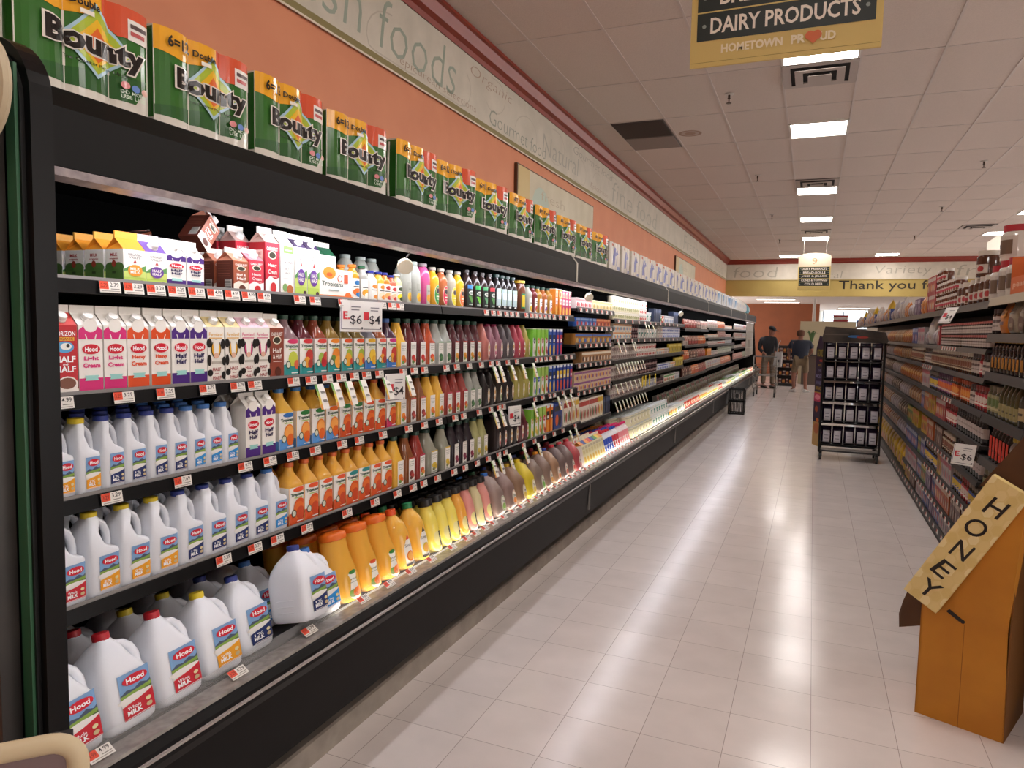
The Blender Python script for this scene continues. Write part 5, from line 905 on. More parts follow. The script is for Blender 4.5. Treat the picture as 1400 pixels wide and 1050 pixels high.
# ------------------------------------------------------------------ hanging aisle signs
SGY, SGG = '#dcc274', '#16211b'
def aisle_sign(o, big):
    m = MB(); m.box(-.36, -.006, 0, .36, .006, .56, C(SGY, .5)); m.build('sign_board', o)
    mp = lambda u, v, d: (-.36 + u * .72, -.006 - d, v * .56)
    a = [('r', .01, .03, .99, .034, '#a88f45'), ('r', .035, .185, .965, .99, SGG)]
    rows = ['DAIRY PRODUCTS', 'BREAD-ROLLS', 'PIZZA-PIES', 'ICE CREAM'] if big else ['COLD BEER', 'CONES & TOPPINGS', 'JAMS & JELLIES', 'BREAD-ROLLS', 'DAIRY PRODUCTS']
    n = len(rows); hh = .80 / n
    for i, t in enumerate(rows):
        y = .19 + hh * i
        if i: a.append(('r', .035, y - .006, .965, y + .004, SGY))
        a.append(('t', t, .5, y + hh / 2, min(.78, .062 * len(t)), hh * .58, '#f6ecde', .022))
        for x in (.075, .925): a.append(('e', x, y + hh / 2, .011, .014, '#8d9790'))
    if big: a += [('t', 'HOMETOWN', .34, .115, .33, .062, '#f6e9c8', .04), ('t', 'PR', .585, .115, .075, .062, '#f6e9c8', .04), ('t', 'UD', .735, .115, .08, .062, '#f6e9c8', .04), ('e', .645, .128, .025, .032, '#d9682f'), ('e', .68, .128, .025, .032, '#d9682f'), ('p', [(.622, .118), (.6625, .07), (.703, .118)], '#d9682f')]
    else: a += [('r', .02, .02, .98, .15, '#cbb26a')]
    l = MB(); l.art(a, mp, off=.001); l.build('printed_panel', o)
    h = MB(); top = [(-.36, .56)] + [(.36 * math.cos(PI - PI * i / 16), .80 + .085 * math.sin(PI * i / 16)) for i in range(17)] + [(.36, .56)]
    h.prism(top, -.006, .006, C('#dccdb4', .5), 'y'); h.art([('t', '9', .5, .5, 1, 1, '#e0845a', .0), ], lambda u, v, d: (-.06 + u * .12, -.006 - d, .62 + v * .14)); h.tube([(-.05, -.008, .80), (.0, -.008, .825), (.05, -.008, .80), (0, -.008, .785)], .003, C('#e0a080'), 5, closed=True); h.build('number_board', o)
    for x in (-.25, .25): MB().tube([(x, 0, .80), (x, 0, CZ - o.location.z)], .004, C('#c9c4bc', .4, .5), 6).build('hanger', o)
o = empty('aisle_sign', 'large hanging green and yellow sign reading dairy products', 'sign', (-.175, 3.15, 2.655)); aisle_sign(o, True)
o = empty('aisle_sign', 'small hanging arched aisle sign with number nine', 'sign', (-.06, 18.7, 2.617)); aisle_sign(o, False)
o = empty('aisle_sign', 'white hanging sign board behind the white tubs on the gondola', 'sign', (3.35, 16.4, 2.9))
m = MB(); m.prism([(-.36, 0), (.36, 0), (.36, .5), (.2, .62), (-.2, .62), (-.36, .5)], -.006, .006, C('#f0e9da', .5), 'y'); m.build('sign_board', o)
for x in (-.25, .25): MB().tube([(x, 0, .58), (x, 0, CZ - 2.9)], .004, C('#c9c4bc', .4, .5), 6).build('hanger', o)
# framed boards on the orange wall
for y0, y1, z0, z1, words, lab in [(6.22, 8.70, 2.36, 3.08, ['farm', 'fresh'], 'large framed pale board on the orange wall lettered farm'), (14.5, 17.0, 2.38, 3.07, ['foods'], 'smaller framed pale board farther along the orange wall')]:
    o = empty('framed_board', lab, 'wall art', (-2.62, (y0 + y1) / 2, z0)); w, h = y1 - y0, z1 - z0
    MB().box(0, -w / 2, 0, .03, w / 2, h, C('#5a3a22', .5)).build('frame', o)
    m = MB(); m.box(.03, -w / 2 + .015, .012, .033, w / 2 - .015, h - .012, noisy('board_print', '#d2c7ae', '#c3b79c', 3, .5))
    m.art([('e', .25, .55, .1, .3, '#b3bfae'), ('t', words[0], .68, .4, .3, .3, '#9aa88e', -.008), ('t', words[-1], .4, .75, .3, .14, '#b8a88c', -.008), ('r', 0, 0, .12, 1, '#cbb27a')], flat(.033, -w / 2 + .015, w / 2 - .015, .012, h - .012), off=.0006); m.build('print', o)
# ------------------------------------------------------------------ gondola shelving across the aisle; its dim light is put into darker product colours
GX = .95; GRL = noisy('gondola_rail', '#242120', '#2c2927', 20, .4); GDK = C('#2a2725', .5)
ZA = [.62, .86, 1.11, 1.358, 1.578, 1.785]; ZB = [.27, .48, .69, .91, 1.11, 1.31, 1.487, 1.775]
GB = [3.17 + .9144 * i for i in range(19)]
for i in range(18):
    o = empty('gondola_bay', '%s bay of dark grocery gondola shelving beyond the honey stand' % ordw(i + 1), 'shelving', (0, 0, 0), group='gondola shelving bays'); y0, y1 = GB[i] + .002, GB[i + 1] - .002
    MB().box(GX + .48, y0, 0, GX + .52, y1, 1.9, GDK).build('back_panel', o)
    m = MB(); m.box(GX + .005, y0, 0, GX + .48, y1, .10, GDK); m.build('base_deck', o)
    m = MB(); m.prism([(GX - .012, .05), (GX + .006, .05), (GX + .006, .105), (GX - .002, .105)], y0, y1, GRL, 'y'); m.build('base_rail', o)
    for z in (ZA if i < 2 else (ZB[1:] if i in (6, 7, 8, 9) else ZB)):
        s = MB(); s.box(GX + .004, y0, z - .02, GX + .48, y1, z, GDK); so = s.build('shelf', o)
        hh = .045 if (i < 2 or z > 1.7) else .03
        r = MB(); r.prism([(GX + .004, z + .002), (GX - .002, z + .002), (GX - .012, z - hh), (GX + .004, z - hh)], y0, y1, C('#a89c86', .5) if (i < 2 and z > 1.7) else GRL, 'y'); r.build('price_rail', so)
def jar(key, look, r, h, col, lab, lid, name='jam_jar', cat='jar', span=3.0, lz=(.15, .7)):
    def fn(k):
        o = MB(); prof = [(r * .9, 0), (r, .006), (r, h * .74), (r * .86, h * .82)]
        o.lathe(prof, C(col, .15), 14); o.lathe([(r * .86, h * .82), (r * .9, h * .83), (r * .9, h), (.001, h)], C(lid, .4), 14)
        o.art(lab, cyl(r, span, lz[0] * h, lz[1] * h), off=.0008, nsub=8); return o.build(name)
    mk(key, name, cat, look, fn, 2 * r, h)
LW = [('r', 0, 0, 1, 1, '#b8aaa2'), ('r', .15, .55, .85, .75, '#5a4a46'), ('r', .25, .25, .75, .35, '#8a7a74')]
def LC(a, b, c): return [('r', 0, 0, 1, 1, a), ('e', .5, .55, .32, .28, b), ('r', .2, .12, .8, .26, c)]
jar('j1', 'pink-lidded dark jam jar', .034, .085, '#2a1614', LW, '#a8605a')
jar('j2', 'dark berry jar with white label', .036, .145, '#241416', LW, '#4a3a3a')
jar('j3', 'brown spread jar with cream label', .037, .145, '#4a2a1a', LC('#b3a48c', '#7a4a36', '#5a3a2a'), '#c9beb0')
jar('j4', 'purple and orange labelled jar', .037, .155, '#3a2030', LC('#8a4a7a', '#c9602a', '#d0b8a8'), '#5a3450')
jar('j5', 'orange labelled jar', .037, .155, '#5a2a12', LC('#c0521f', '#d98a3a', '#e0c8a8'), '#a8441f')
jar('j6', 'red and white topping jar', .037, .15, '#6a1a1a', LC('#b03038', '#cbb8ae', '#e0d4cc'), '#8a2a2a')
jar('j7', 'black jar with wide white label', .037, .16, '#17100f', [('r', 0, 0, 1, 1, '#b5a7a2'), ('t', 'jam', .5, .5, .4, .3, '#4a3a38', .0)], '#2a201e', lz=(.25, .62))
jar('j8', 'olive pickle jar', .045, .17, '#4a4630', LC('#8a8460', '#5a6a3a', '#b8ac88'), '#6a6450')
jar('j9', 'blue and yellow labelled jar', .036, .15, '#3a3020', LC('#3a4a8a', '#c9a83a', '#b8aa9a'), '#7a6a5a')
jar('pf', 'large red-lidded white tub', .088, .21, '#c9c0b6', [('r', 0, 0, 1, 1, '#bcb2a8'), ('r', .12, .55, .5, .95, '#2a62a8'), ('t', 'ff', .38, .42, .36, .36, '#1f2a5a', .06), ('t', 'Fluff', .30, .74, .3, .12, '#e6e0d8', .02), ('r', .55, .1, .9, .8, '#6a5444')], '#a82430', 'spread_tub', 'tub', 2.6)
jar('pb1', 'white-lidded brown spread tub', .072, .17, '#4a2a1c', [('r', 0, 0, 1, .6, '#bdb1a6'), ('r', .2, .2, .42, .5, '#8a8a80'), ('e', .75, .3, .12, .2, '#a83a3a')], '#c4baae', 'spread_tub', 'tub', 2.6)
jar('pb2', 'red-white hazelnut spread jar', .042, .115, '#5a3020', [('r', 0, 0, 1, .8, '#bcaea4'), ('r', .1, .3, .9, .6, '#a83040'), ('e', .75, .2, .1, .15, '#6a4a2a')], '#c9c0b6', 'spread_jar', 'jar', 2.6)
mktall('sy1', 'syrup_bottle', 'dark syrup bottle with yellow cap', '#2a1712', '#b8901c', [('r', 0, 0, .35, 1, '#a89a92'), ('r', .75, .2, 1, .9, '#a8702f')], P_WST, .195, .034, lz=(.05, .5), span=1.6, capr=.55, caph=.13, n=14, matf=C('#2a1712', .12))
mktall('sy2', 'sauce_bottle', 'red-labelled dark sauce bottle', '#241312', '#9a1f2a', [('r', 0, 0, 1, 1, '#c9382a'), ('r', .2, .3, .8, .4, '#7a1f1a')], P_WST, .20, .032, lz=(.1, .7), span=1.3, capr=.5, caph=.1, n=14, matf=C('#241312', .2))
mktall('sy3', 'sauce_bottle', 'pale sauce bottle with yellow cap', '#8a8078', '#b8981f', [('r', 0, 0, 1, .9, '#a89c96'), ('r', .2, .4, .8, .7, '#4a3a34')], P_SHO, .185, .034, lz=(.08, .6), span=1.8, capr=.6, caph=.12, n=14, matf=C('#8a7f78', .3))
mktall('sy4', 'sauce_bottle', 'olive oil bottle with dark cap', '#4a4428', '#1c1a16', [('r', 0, 0, 1, .8, '#8f8458'), ('r', .2, .3, .8, .4, '#4a4028')], P_BOT, .21, .036, lz=(.1, .5), span=1.8, capr=.45, n=14, matf=C('#4a4428', .15))
mktall('sy5', 'sauce_bottle', 'round-shouldered dark bottle with tan label', '#3a352c', '#2a2620', [('r', 0, 0, 1, 1, '#b09a70'), ('r', .2, .4, .8, .6, '#4a3a28')], [(.95, 0), (1, .03), (1, .7), (.95, .8), (.7, .9), (.3, .95)], .18, .05, lz=(.2, .55), span=2, capr=.3, n=14, matf=C('#3a352c', .2))
mkbag('po', 'cereal_pouch', 'pouch', 'orange snack pouch', .17, .08, .17, '#b86a1c', [('r', .1, .55, .9, .85, '#c9862a'), ('r', .2, .3, .8, .42, '#5a2a3a'), ('t', 'oats', .5, .7, .5, .14, '#5a2a1a', .01)])
mkbag('pg', 'cereal_pouch', 'pouch', 'beige cereal pouch with brown picture', .185, .08, .175, '#8f8270', [('e', .5, .3, .38, .25, '#5a3a26'), ('t', 'KASHI', .5, .8, .7, .12, '#3a3228', .01), ('r', .2, .64, .8, .68, '#5a4a38')])
mkbag('br1', 'bread_bag', 'bread', 'tan bagged rolls', .165, .10, .15, '#8f6238', [('r', .1, .4, .9, .7, '#b89a74'), ('e', .5, .5, .25, .1, '#6a3a22')])
mkbag('br2', 'bread_bag', 'bread', 'orange-brown bagged buns', .165, .10, .15, '#a8622a', [('r', .1, .5, .9, .75, '#c99a5a'), ('e', .5, .3, .3, .12, '#8a3a1a')])
mkbag('br3', 'bread_bag', 'bread', 'pale bagged loaf with violet print', .15, .10, .15, '#8f8486', [('r', .1, .4, .9, .8, '#a59aa0'), ('r', .15, .45, .5, .75, '#4a3a6a')])
mkbag('br4', 'bread_bag', 'bread', 'white bag of crackers with blue print', .26, .10, .25, '#b0a8a4', [('r', .2, .75, .8, .85, '#4a4a8a'), ('e', .3, .3, .08, .06, '#a85a3a'), ('e', .55, .4, .08, .06, '#6a6a6a'), ('e', .7, .25, .08, .06, '#a85a3a')])
mkbag('br5', 'bread_bag', 'bread', 'yellow and red chip bag', .26, .12, .30, '#b8921c', [('r', .0, .55, 1, 1, '#c9a01f'), ('p', [(0, .3), (.6, .8), (0, .9)], '#a8402a'), ('e', .5, .3, .35, .15, '#b0602a')])
mkbag('br6', 'bread_bag', 'bread', 'dark brown bagged rye loaf', .15, .10, .15, '#4a3428', [('r', .1, .4, .9, .8, '#7a6450'), ('r', .2, .5, .8, .6, '#c0b09a')])
for key, look, c, c2, c3 in [('b1', 'red and white biscuit box', '#9a2a30', '#b8a8a0', '#c98a3a'), ('b2', 'violet and white box', '#6a5470', '#a89aa8', '#3a2a4a'), ('b3', 'orange and cream box', '#a8521f', '#b8a58a', '#6a2a1a'), ('b4', 'white box with pink print', '#a59a98', '#a84a5a', '#6a6a70'), ('b5', 'green and yellow box', '#4a6a34', '#b0983a', '#8a2a2a'), ('b6', 'blue and white box', '#3a4a80', '#a0a4b0', '#a84a3a'), ('b7', 'brown and pale box', '#5a3c30', '#a89484', '#3a2420'), ('b8', 'yellow box with red corner', '#a88a24', '#b85a2a', '#5a3a1a')]:
    pk(key, 'grocery_box', 'grocery box', look, .085, .07, .16, c, c2, c3)
HS = 'the honey stand'
def gl(where, z, y0, segs, **kw): line(where, GX + .003, z, y0, segs, face=-1, ref=HS, **kw)
BA = 'bottle bay'
gl('top of ' + BA, 1.785, 4.62, [('pf', 1, .19), ('pf', 1, .19)])
gl('pouch shelf of ' + BA, 1.578, 3.45, [('pg', 3, .2), ('po', 1, .2), ('pg', 2, .2), ('po', 1, .2), ('j2', 2, .075)])
gl('syrup shelf of ' + BA, 1.358, 3.5, [('sy3', 4, .075), ('sy1', 15, .079)])
gl('oil shelf of ' + BA, 1.11, 3.5, [('sy4', 6, .08), ('sy5', 3, .11), ('sy4', 5, .08), ('j8', 3, .095)])
gl('sauce shelf of ' + BA, .86, 3.6, [('sy4', 4, .09), ('sy3', 6, .075), ('sy2', 6, .075)])
gl('lower shelf of ' + BA, .62, 4.1, [('j8', 9, .097)])
JB = 'jam bay'; y0 = GB[2]
gl('top of ' + JB, 1.775, y0 + .02, [('pf', 1, .19), ('pb1', 4, .155), ('pb2', 1, .095)])
gl('first jam bay shelf', 1.487, y0 + .03, [('j1', 12, .072, 2)], deep=2)
gl('second shelf of ' + JB, 1.31, y0 + .02, [('j2', 2, .08), ('j6', 1, .09), ('j2', 3, .08), ('j3', 5, .08)])
gl('third shelf of ' + JB, 1.11, y0 + .02, [('j6', 4, .08), ('j2', 2, .08), ('j5', 4, .08)])
gl('fourth shelf of ' + JB, .91, y0 + .02, [('j7', 11, .08)])
gl('fifth shelf of ' + JB, .69, y0 + .02, [('j7', 11, .08)])
gl('sixth shelf of ' + JB, .48, y0 + .02, [('j9', 4, .08), ('j6', 3, .08), ('j9', 4, .078)])
gl('seventh shelf of ' + JB, .27, y0 + .02, [('b3', 3, .09), ('j3', 3, .08), ('b7', 4, .09)], fit=.98); gl('base of ' + JB, .105, y0 + .02, [('b1', 3, .09), ('b5', 3, .09), ('b4', 4, .09)], fit=.86)
CB = 'spread bay'; y0 = GB[3]
gl('top of ' + CB, 1.775, y0 + .02, [('pb1', 2, .155), ('pb2', 6, .095, 2)])
gl('first shelf of ' + CB, 1.487, y0 + .02, [('j1', 12, .072, 2)])
gl('second shelf of ' + CB, 1.31, y0 + .02, [('j3', 11, .08)])
gl('third shelf of ' + CB, 1.11, y0 + .02, [('j5', 3, .08), ('j4', 8, .08)])
gl('fourth shelf of ' + CB, .91, y0 + .02, [('j6', 5, .08), ('b1', 5, .09)])
gl('fifth shelf of ' + CB, .69, y0 + .02, [('j3', 6, .08), ('b7', 4, .09)])
gl('sixth shelf of ' + CB, .48, y0 + .02, [('b4', 5, .09), ('b8', 2, .09), ('j9', 3, .08)])
gl('seventh shelf of ' + CB, .27, y0 + .02, [('b3', 4, .09), ('b1', 3, .09), ('b6', 2, .09)]); gl('base of ' + CB, .105, y0 + .02, [('b4', 4, .09), ('b6', 3, .09), ('b2', 3, .09)], fit=.86)
DB = 'topping bay'; y0 = GB[4]
gl('top of ' + DB, 1.775, y0 + .02, [('pb2', 4, .095, 3), ('b1', 5, .095, 2)])
gl('first shelf of ' + DB, 1.487, y0 + .02, [('b1', 1, .1), ('br3', 2, .16), ('br4', 1, .28), ('br3', 1, .16)])
gl('second shelf of ' + DB, 1.31, y0 + .02, [('j3', 5, .08), ('j2', 5, .08)])
gl('third shelf of ' + DB, 1.11, y0 + .02, [('j9', 5, .08), ('b4', 5, .09)])
gl('fourth shelf of ' + DB, .91, y0 + .02, [('b8', 4, .09), ('b3', 3, .09), ('b6', 2, .09)])
gl('fifth shelf of ' + DB, .69, y0 + .02, [('b3', 3, .09), ('b1', 1, .09), ('b8', 4, .09)])
gl('sixth shelf of ' + DB, .48, y0 + .02, [('j9', 5, .08), ('b6', 3, .09), ('b5', 2, .09)])
gl('seventh shelf of ' + DB, .27, y0 + .02, [('b2', 3, .09), ('b5', 3, .09), ('b6', 3, .09)]); gl('base of ' + DB, .105, y0 + .02, [('b6', 4, .09), ('b4', 5, .09)], fit=.86)
random.seed(21)
names = ['cracker bay', 'bun bay', 'roll bay', 'loaf bay', 'rye bay', 'chip bay', 'sandwich bread bay', 'bagel bay', 'muffin bay', 'wrap bay', 'toast bay', 'dinner roll bay', 'end bread bay']
for b in range(13):
    y0 = GB[5 + b]; nm = names[b]
    top = [[('po', 2, .2), ('b2', 4, .1)], [('br3', 3, .17), ('po', 2, .19)], [('br4', 2, .28), ('br3', 2, .17)]][b % 3] if b < 3 else [[('br4', 1, .28), ('br3', 2, .17), ('b6', 2, .1)], [('br5', 1, .3), ('br3', 2, .17), ('po', 1, .2)], [('br3', 2, .17), ('br2', 1, .18), ('br4', 1, .28)]][b % 3]
    gl('top of ' + nm, 1.775, y0 + .02, top, deep=1)
    for j, z in enumerate(reversed(ZB[:-1])):
        if y0 > 11.5 and z < 1.4 or (b in (1, 2, 3, 4) and z < .4): continue
        if b == 0: sg = [[('b4', 5, .09), ('b6', 4, .1)], [('j3', 10, .085)], [('br2', 5, .18)], [('br1', 5, .18)], [('b8', 5, .09), ('b5', 4, .1)], [('b6', 9, .095)], [('b4', 9, .095)]][j]
        else: k_ = ['br1', 'br2', 'br1', 'br2', 'br3', 'br6', 'br3'][(j + b) % 7]; sg = [(k_, 5, .176)] if b < 6 else [(k_, 4, .22)]
        gl('%s shelf of %s' % (ORD[j + 1], nm), z, y0 + .02, sg)
    if y0 < 11.5: gl('base of ' + nm, .105, y0 + .02, [('b7', 4, .095), ('b8', 4, .1)] if b == 0 else [('br5', 3, .29)], fit=.86 if b == 0 else .95)
for z, ys_ in [(1.31, [7.0 + .12 * i for i in range(5)]), (1.11, [6.0 + .12 * i for i in range(4)]), (1.487, [5.95 + .11 * i for i in range(6)]), (.27, [5.4 + .16 * i for i in range(18)]), (.105, [5.6 + .19 * i for i in range(22)]), (.48, [5.2 + .14 * i for i in range(14)]), (.69, [5.95 + .14 * i for i in range(9)])]:
    for i, y in enumerate(ys_): put('tag%d' % (i % 4), GX - .0135, y, z - .001, '%s gondola lip' % ORD[[1.487, 1.31, 1.11, .69, .48, .27, .105].index(z) + 1], 0, (0, -.12), face=-1, ref=HS)
put('card4', GX - .040, 6.0, 1.765, 'top gondola lip', .5, (0, -.5), face=-1, ref=HS); put('card6', GX - .066, 5.05, .905, 'fourth gondola lip', 1.0, (0, -.3), face=-1, ref=HS)
o = empty('display_tray', 'orange cardboard display tray on top of the gondola, beside white tubs', 'tray', (GX + .18, 4.36, 1.787))
m = MB()
for a, b, c, d, h in [(-.17, -.24, -.165, .24, .09), (.165, -.24, .17, .24, .2), (-.17, -.24, .17, -.235, .2), (-.17, .235, .17, .24, .2)]: m.box(a, b, 0, c, d, h, C('#c9622a', .6))
m.box(-.17, -.24, 0, .17, .24, .004, C('#c9622a', .6)); m.art([('t', 'peanut', .5, .5, .8, .5, '#d9a080', .02)], lambda u, v, d: (-.17 - d, .24 - u * .48, .01 + v * .07)); m.build('tray_body', o)
for i in range(2): put('pf', GX + .17, 4.24 + .2 * i, 1.792, 'orange display tray', 0, face=-1, ref=HS)
put('pf', GX + .12, 5.01, 1.998, 'upper tier, gondola top', 0, face=-1, ref=HS); put('pb1', GX + .08, 5.53, 1.948, 'upper tier, gondola top', 0, face=-1, ref=HS)
# ------------------------------------------------------------------ honey stand
def honey():
    o = empty('honey_stand', 'yellow cardboard honey display stand with slanted lettered strip', 'display', (.463, 3.304, 0), math.atan2(-.3939, .9191))
    YEL_ = noisy('yellow_card', '#c8841f', '#be7a1b', 6, .6); BRN = noisy('brown_card', '#5c3a1c', '#52331a', 8, .8)
    m = MB(); T = .006; D = .33      # local x along the front, -y toward the aisle
    m.prism([(0, 0), (.156, 0), (.312, 0), (.30, .43), (.312, .98), (.22, 1.0), (0, .52)], 0, T, YEL_, 'y')
    m.box(0, 0, 0, T, D, .50, YEL_); m.box(.306, 0, 0, .312, D, .96, C('#7a4c18', .7)); m.prism([(0, 0), (.312, 0), (.312, .98), (.22, 1.0), (0, .52)], D - T, D, BRN, 'y'); m.build('box_body', o)
    m = MB(); m.add([(.298, -.002, .43), (.30, .02, .43), (.345, .02, .96), (.335, -.045, .96), (.10, -.012, .62), (.12, -.002, .47)], [(0, 3, 4, 5), (0, 1, 2, 3)], YEL_); m.build('upper_panel', o)
    m = MB(); m.prism([(.1555, 0), (.1575, 0), (.1575, .42), (.1555, .42)], -.0008, .001, C('#8a5512', .8), 'y'); m.build('fold_line', o)
    # lettered strip: rectangle .138 x .588 tilted in the front plane
    A = Vector((-.052, .523)); V = Vector((.278, .518)).normalized(); U = Vector((V.y, -V.x)); L, W = .588, .138
    def mp(u, v, d): p = A + U * (u * W) + V * (v * L); return (p.x, -.062 - d, p.y)
    m = MB(); q = [mp(u, v, 0) for u, v in ((0, 0), (1, 0), (1, 1), (0, 1))]; b = [(x, -.022, z) for x, y, z in q]
    m.add(q + b, [(0, 1, 2, 3), (7, 6, 5, 4), (0, 4, 5, 1), (1, 5, 6, 2), (2, 6, 7, 3), (3, 7, 4, 0)], C('#e6cc88', .6))
    a = []
    for r in range(15):
        for c in range(4):
            cx = .02 + c * .29 + (.145 if r % 2 else 0); cy = .03 + r * .068; col = ['#ecd394', '#e2c67e', '#f2dea6', '#e8ce8a'][(r * 3 + c * 5) % 4]
            a.append(('p', [(min(1, max(0, cx + .135 * math.sin(PI / 3 * k))), min(1, max(0, cy + .040 * math.cos(PI / 3 * k)))) for k in range(6)], col))
    m.art(a, mp, off=.0005, eps=0); K_ = '#1c1610'
    for i, (ch, v) in enumerate(zip('HONEY', (.83, .65, .47, .29, .12))):
        m.art([('t', ch, .5 + .04 * (-1) ** i, v, .50, .125, K_, .006, .15, .06 * (-1) ** i, .25, 4)], mp, off=.0015)
    m.build('lettered_strip', o)
    m = MB(); m.add([(-.002, .03, .36), (-.108, .10, .30), (-.112, .10, .36), (-.09, .07, .43), (-.05, .03, .53), (-.002, .01, .50)], [(0, 1, 2, 3, 4, 5)], BRN); m.add([(-.002, .034, .36), (-.108, .104, .30), (-.112, .104, .36), (-.09, .074, .43), (-.05, .034, .53), (-.002, .014, .50)], [(5, 4, 3, 2, 1, 0)], BRN); m.build('torn_flap', o)
    m = MB(); m.prism([(.17, .98), (.33, .98), (.345, 1.22), (.315, 1.21)], .01, .016, BRN, 'y'); m.prism([(.306, .95), (.312, .95), (.37, 1.15), (.364, 1.15)], .02, .32, C('#3a2614', .8), 'y'); m.build('top_flap', o)
    m = MB(); m.art([('p', [(.06, .0), (.30, .25), (.24, .34), (.0, .1)][::-1], K_)], lambda u, v, d: (.09 + u * .2, -.0025 - d, .47 - v * .12)); m.art([('e', .5, .5, .5, .5, K_)], lambda u, v, d: (.142 + u * .016, -.0035 - d, .425 + v * .016)); m.build('black_mark', o)
honey()
# ------------------------------------------------------------------ bread rack on casters
def rack():
    o = empty('bread_rack', 'black wheeled rack of purple bagged bread in the aisle', 'rack', (.13, 9.684, 0)); B_ = C('#0e0d0e', .4); W = .67; D = .5
    m = MB()
    for x in (0, W):
        for y in (0, D): m.tube([(x, y, .10), (x, y, 1.50)], .014, B_, 8)
    for z in (.12, 1.48):
        for y in (0, D): m.tube([(0, y, z), (W, y, z)], .012, B_, 8)
        for x in (0, W): m.tube([(x, 0, z), (x, D, z)], .012, B_, 8)
    m.build('frame', o)
    for z in (.20, .47, .74, 1.0, 1.24):
        s = MB(); s.box(.01, .0, z - .008, W - .01, D, z, B_); s.tube([(.01, -.012, z + .03), (W - .01, -.012, z + .03)], .005, B_, 6); s.build('shelf', o)
    m = MB(); m.box(.02, -.004, .135, W - .02, 0, .16, C('#8a8480', .4)); m.build('base_sign', o)
    m = MB(); m.prism([(-.02, 1.47), (W + .02, 1.47), (W + .03, 1.50), (W, 1.60), (W * .5, 1.64), (0, 1.66), (-.03, 1.52)], -.02, .0, noisy('rack_header_print', '#1c1a18', '#4a3f38', 3, .35), 'y')
    m.art([('e', .5, .45, .12, .12, '#2a5a8a'), ('e', .62, .4, .1, .1, '#8a2a24'), ('r', 0, .55, .4, .62, '#5a5048')], lambda u, v, d: (u * W, -.02 - d, 1.48 + v * .14)); m.build('header', o)
    for x in (0.02, W - .02):
        for y in (0.02, D - .02):
            c = MB(); c.tube([(x - .012, y, .045), (x + .012, y, .045)], .045, C('#151414', .5), 14); c.box(x - .018, y - .012, .045, x + .018, y + .012, .11, B_); c.tube([(x - .014, y, .045), (x + .014, y, .045)], .018, C('#8f8a86', .4), 10); c.build('caster', o)
    s = MB(); mp = lambda u, v, d: (-.085 + u * .085, .22 - u * .22 - d, .16 + v * 1.36)
    s.add([mp(0, 0, 0), mp(1, 0, 0), mp(1, 1, 0), mp(.35, 1.02, 0), mp(0, .9, 0)], [(0, 1, 2, 3, 4)], '#2a1a3c'); s.add([mp(0, 0, -.008), mp(1, 0, -.008), mp(1, 1, -.008), mp(.35, 1.02, -.008), mp(0, .9, -.008)], [(4, 3, 2, 1, 0)], '#2a1a3c')
    s.art([('r', 0, 0, 1, .22, '#b08a4a'), ('e', .5, .16, .35, .05, '#a85a2a'), ('e', .6, .24, .2, .02, '#c9662a'), ('e', .4, .34, .2, .03, '#a84a1f'), ('r', .02, .41, .98, .49, '#c0285a'), ('e', .45, .45, .35, .025, '#e88aa0'), ('r', 0, .49, 1, .50, '#b08a2a')] +
          [('t', t, .52, v, w, h, c, .02) for t, v, w, h, c in [('BREAD', .535, .75, .03, '#b8962a'), ('AWARD', .585, .8, .035, '#8a86b8'), ('MOST', .645, .75, .035, '#9a96c0'), ('THE', .70, .4, .022, '#8a86b0'), ('WITH', .745, .45, .022, '#b8962a'), ('GOOD', .86, .8, .07, '#b8a83a')]] + [('e', .7, .79, .25, .012, '#b83a2a')], mp, off=.001, k0=1)
    s.build('side_banner', o)
rack()
def rackbag(k):
    m = bagmesh(.122, .13, .225, '#1c1028', [('r', .14, .10, .86, .80, '#c2bec6'), ('r', .28, .3, .72, .34, '#6f6a78'), ('r', .28, .5, .72, .53, '#6f6a78')], .25)
    return m.build('bread_loaf')
mk('loaf', 'bread_loaf', 'bread', 'purple bagged loaf with white label', rackbag, .13, .2)
random.seed(5)
for j, (z, nm) in enumerate([(1.24, 'top rack shelf'), (1.0, 'second rack shelf'), (.74, 'third rack shelf'), (.47, 'fourth rack shelf'), (.20, 'lowest rack shelf')]):
    for i in range(5):
        put('loaf', .13 + .075 + .13 * i, 9.684 + .088, z + .001, nm, -PI / 2 + random.uniform(-.10, .10), (0, 0), ref='the rack banner')
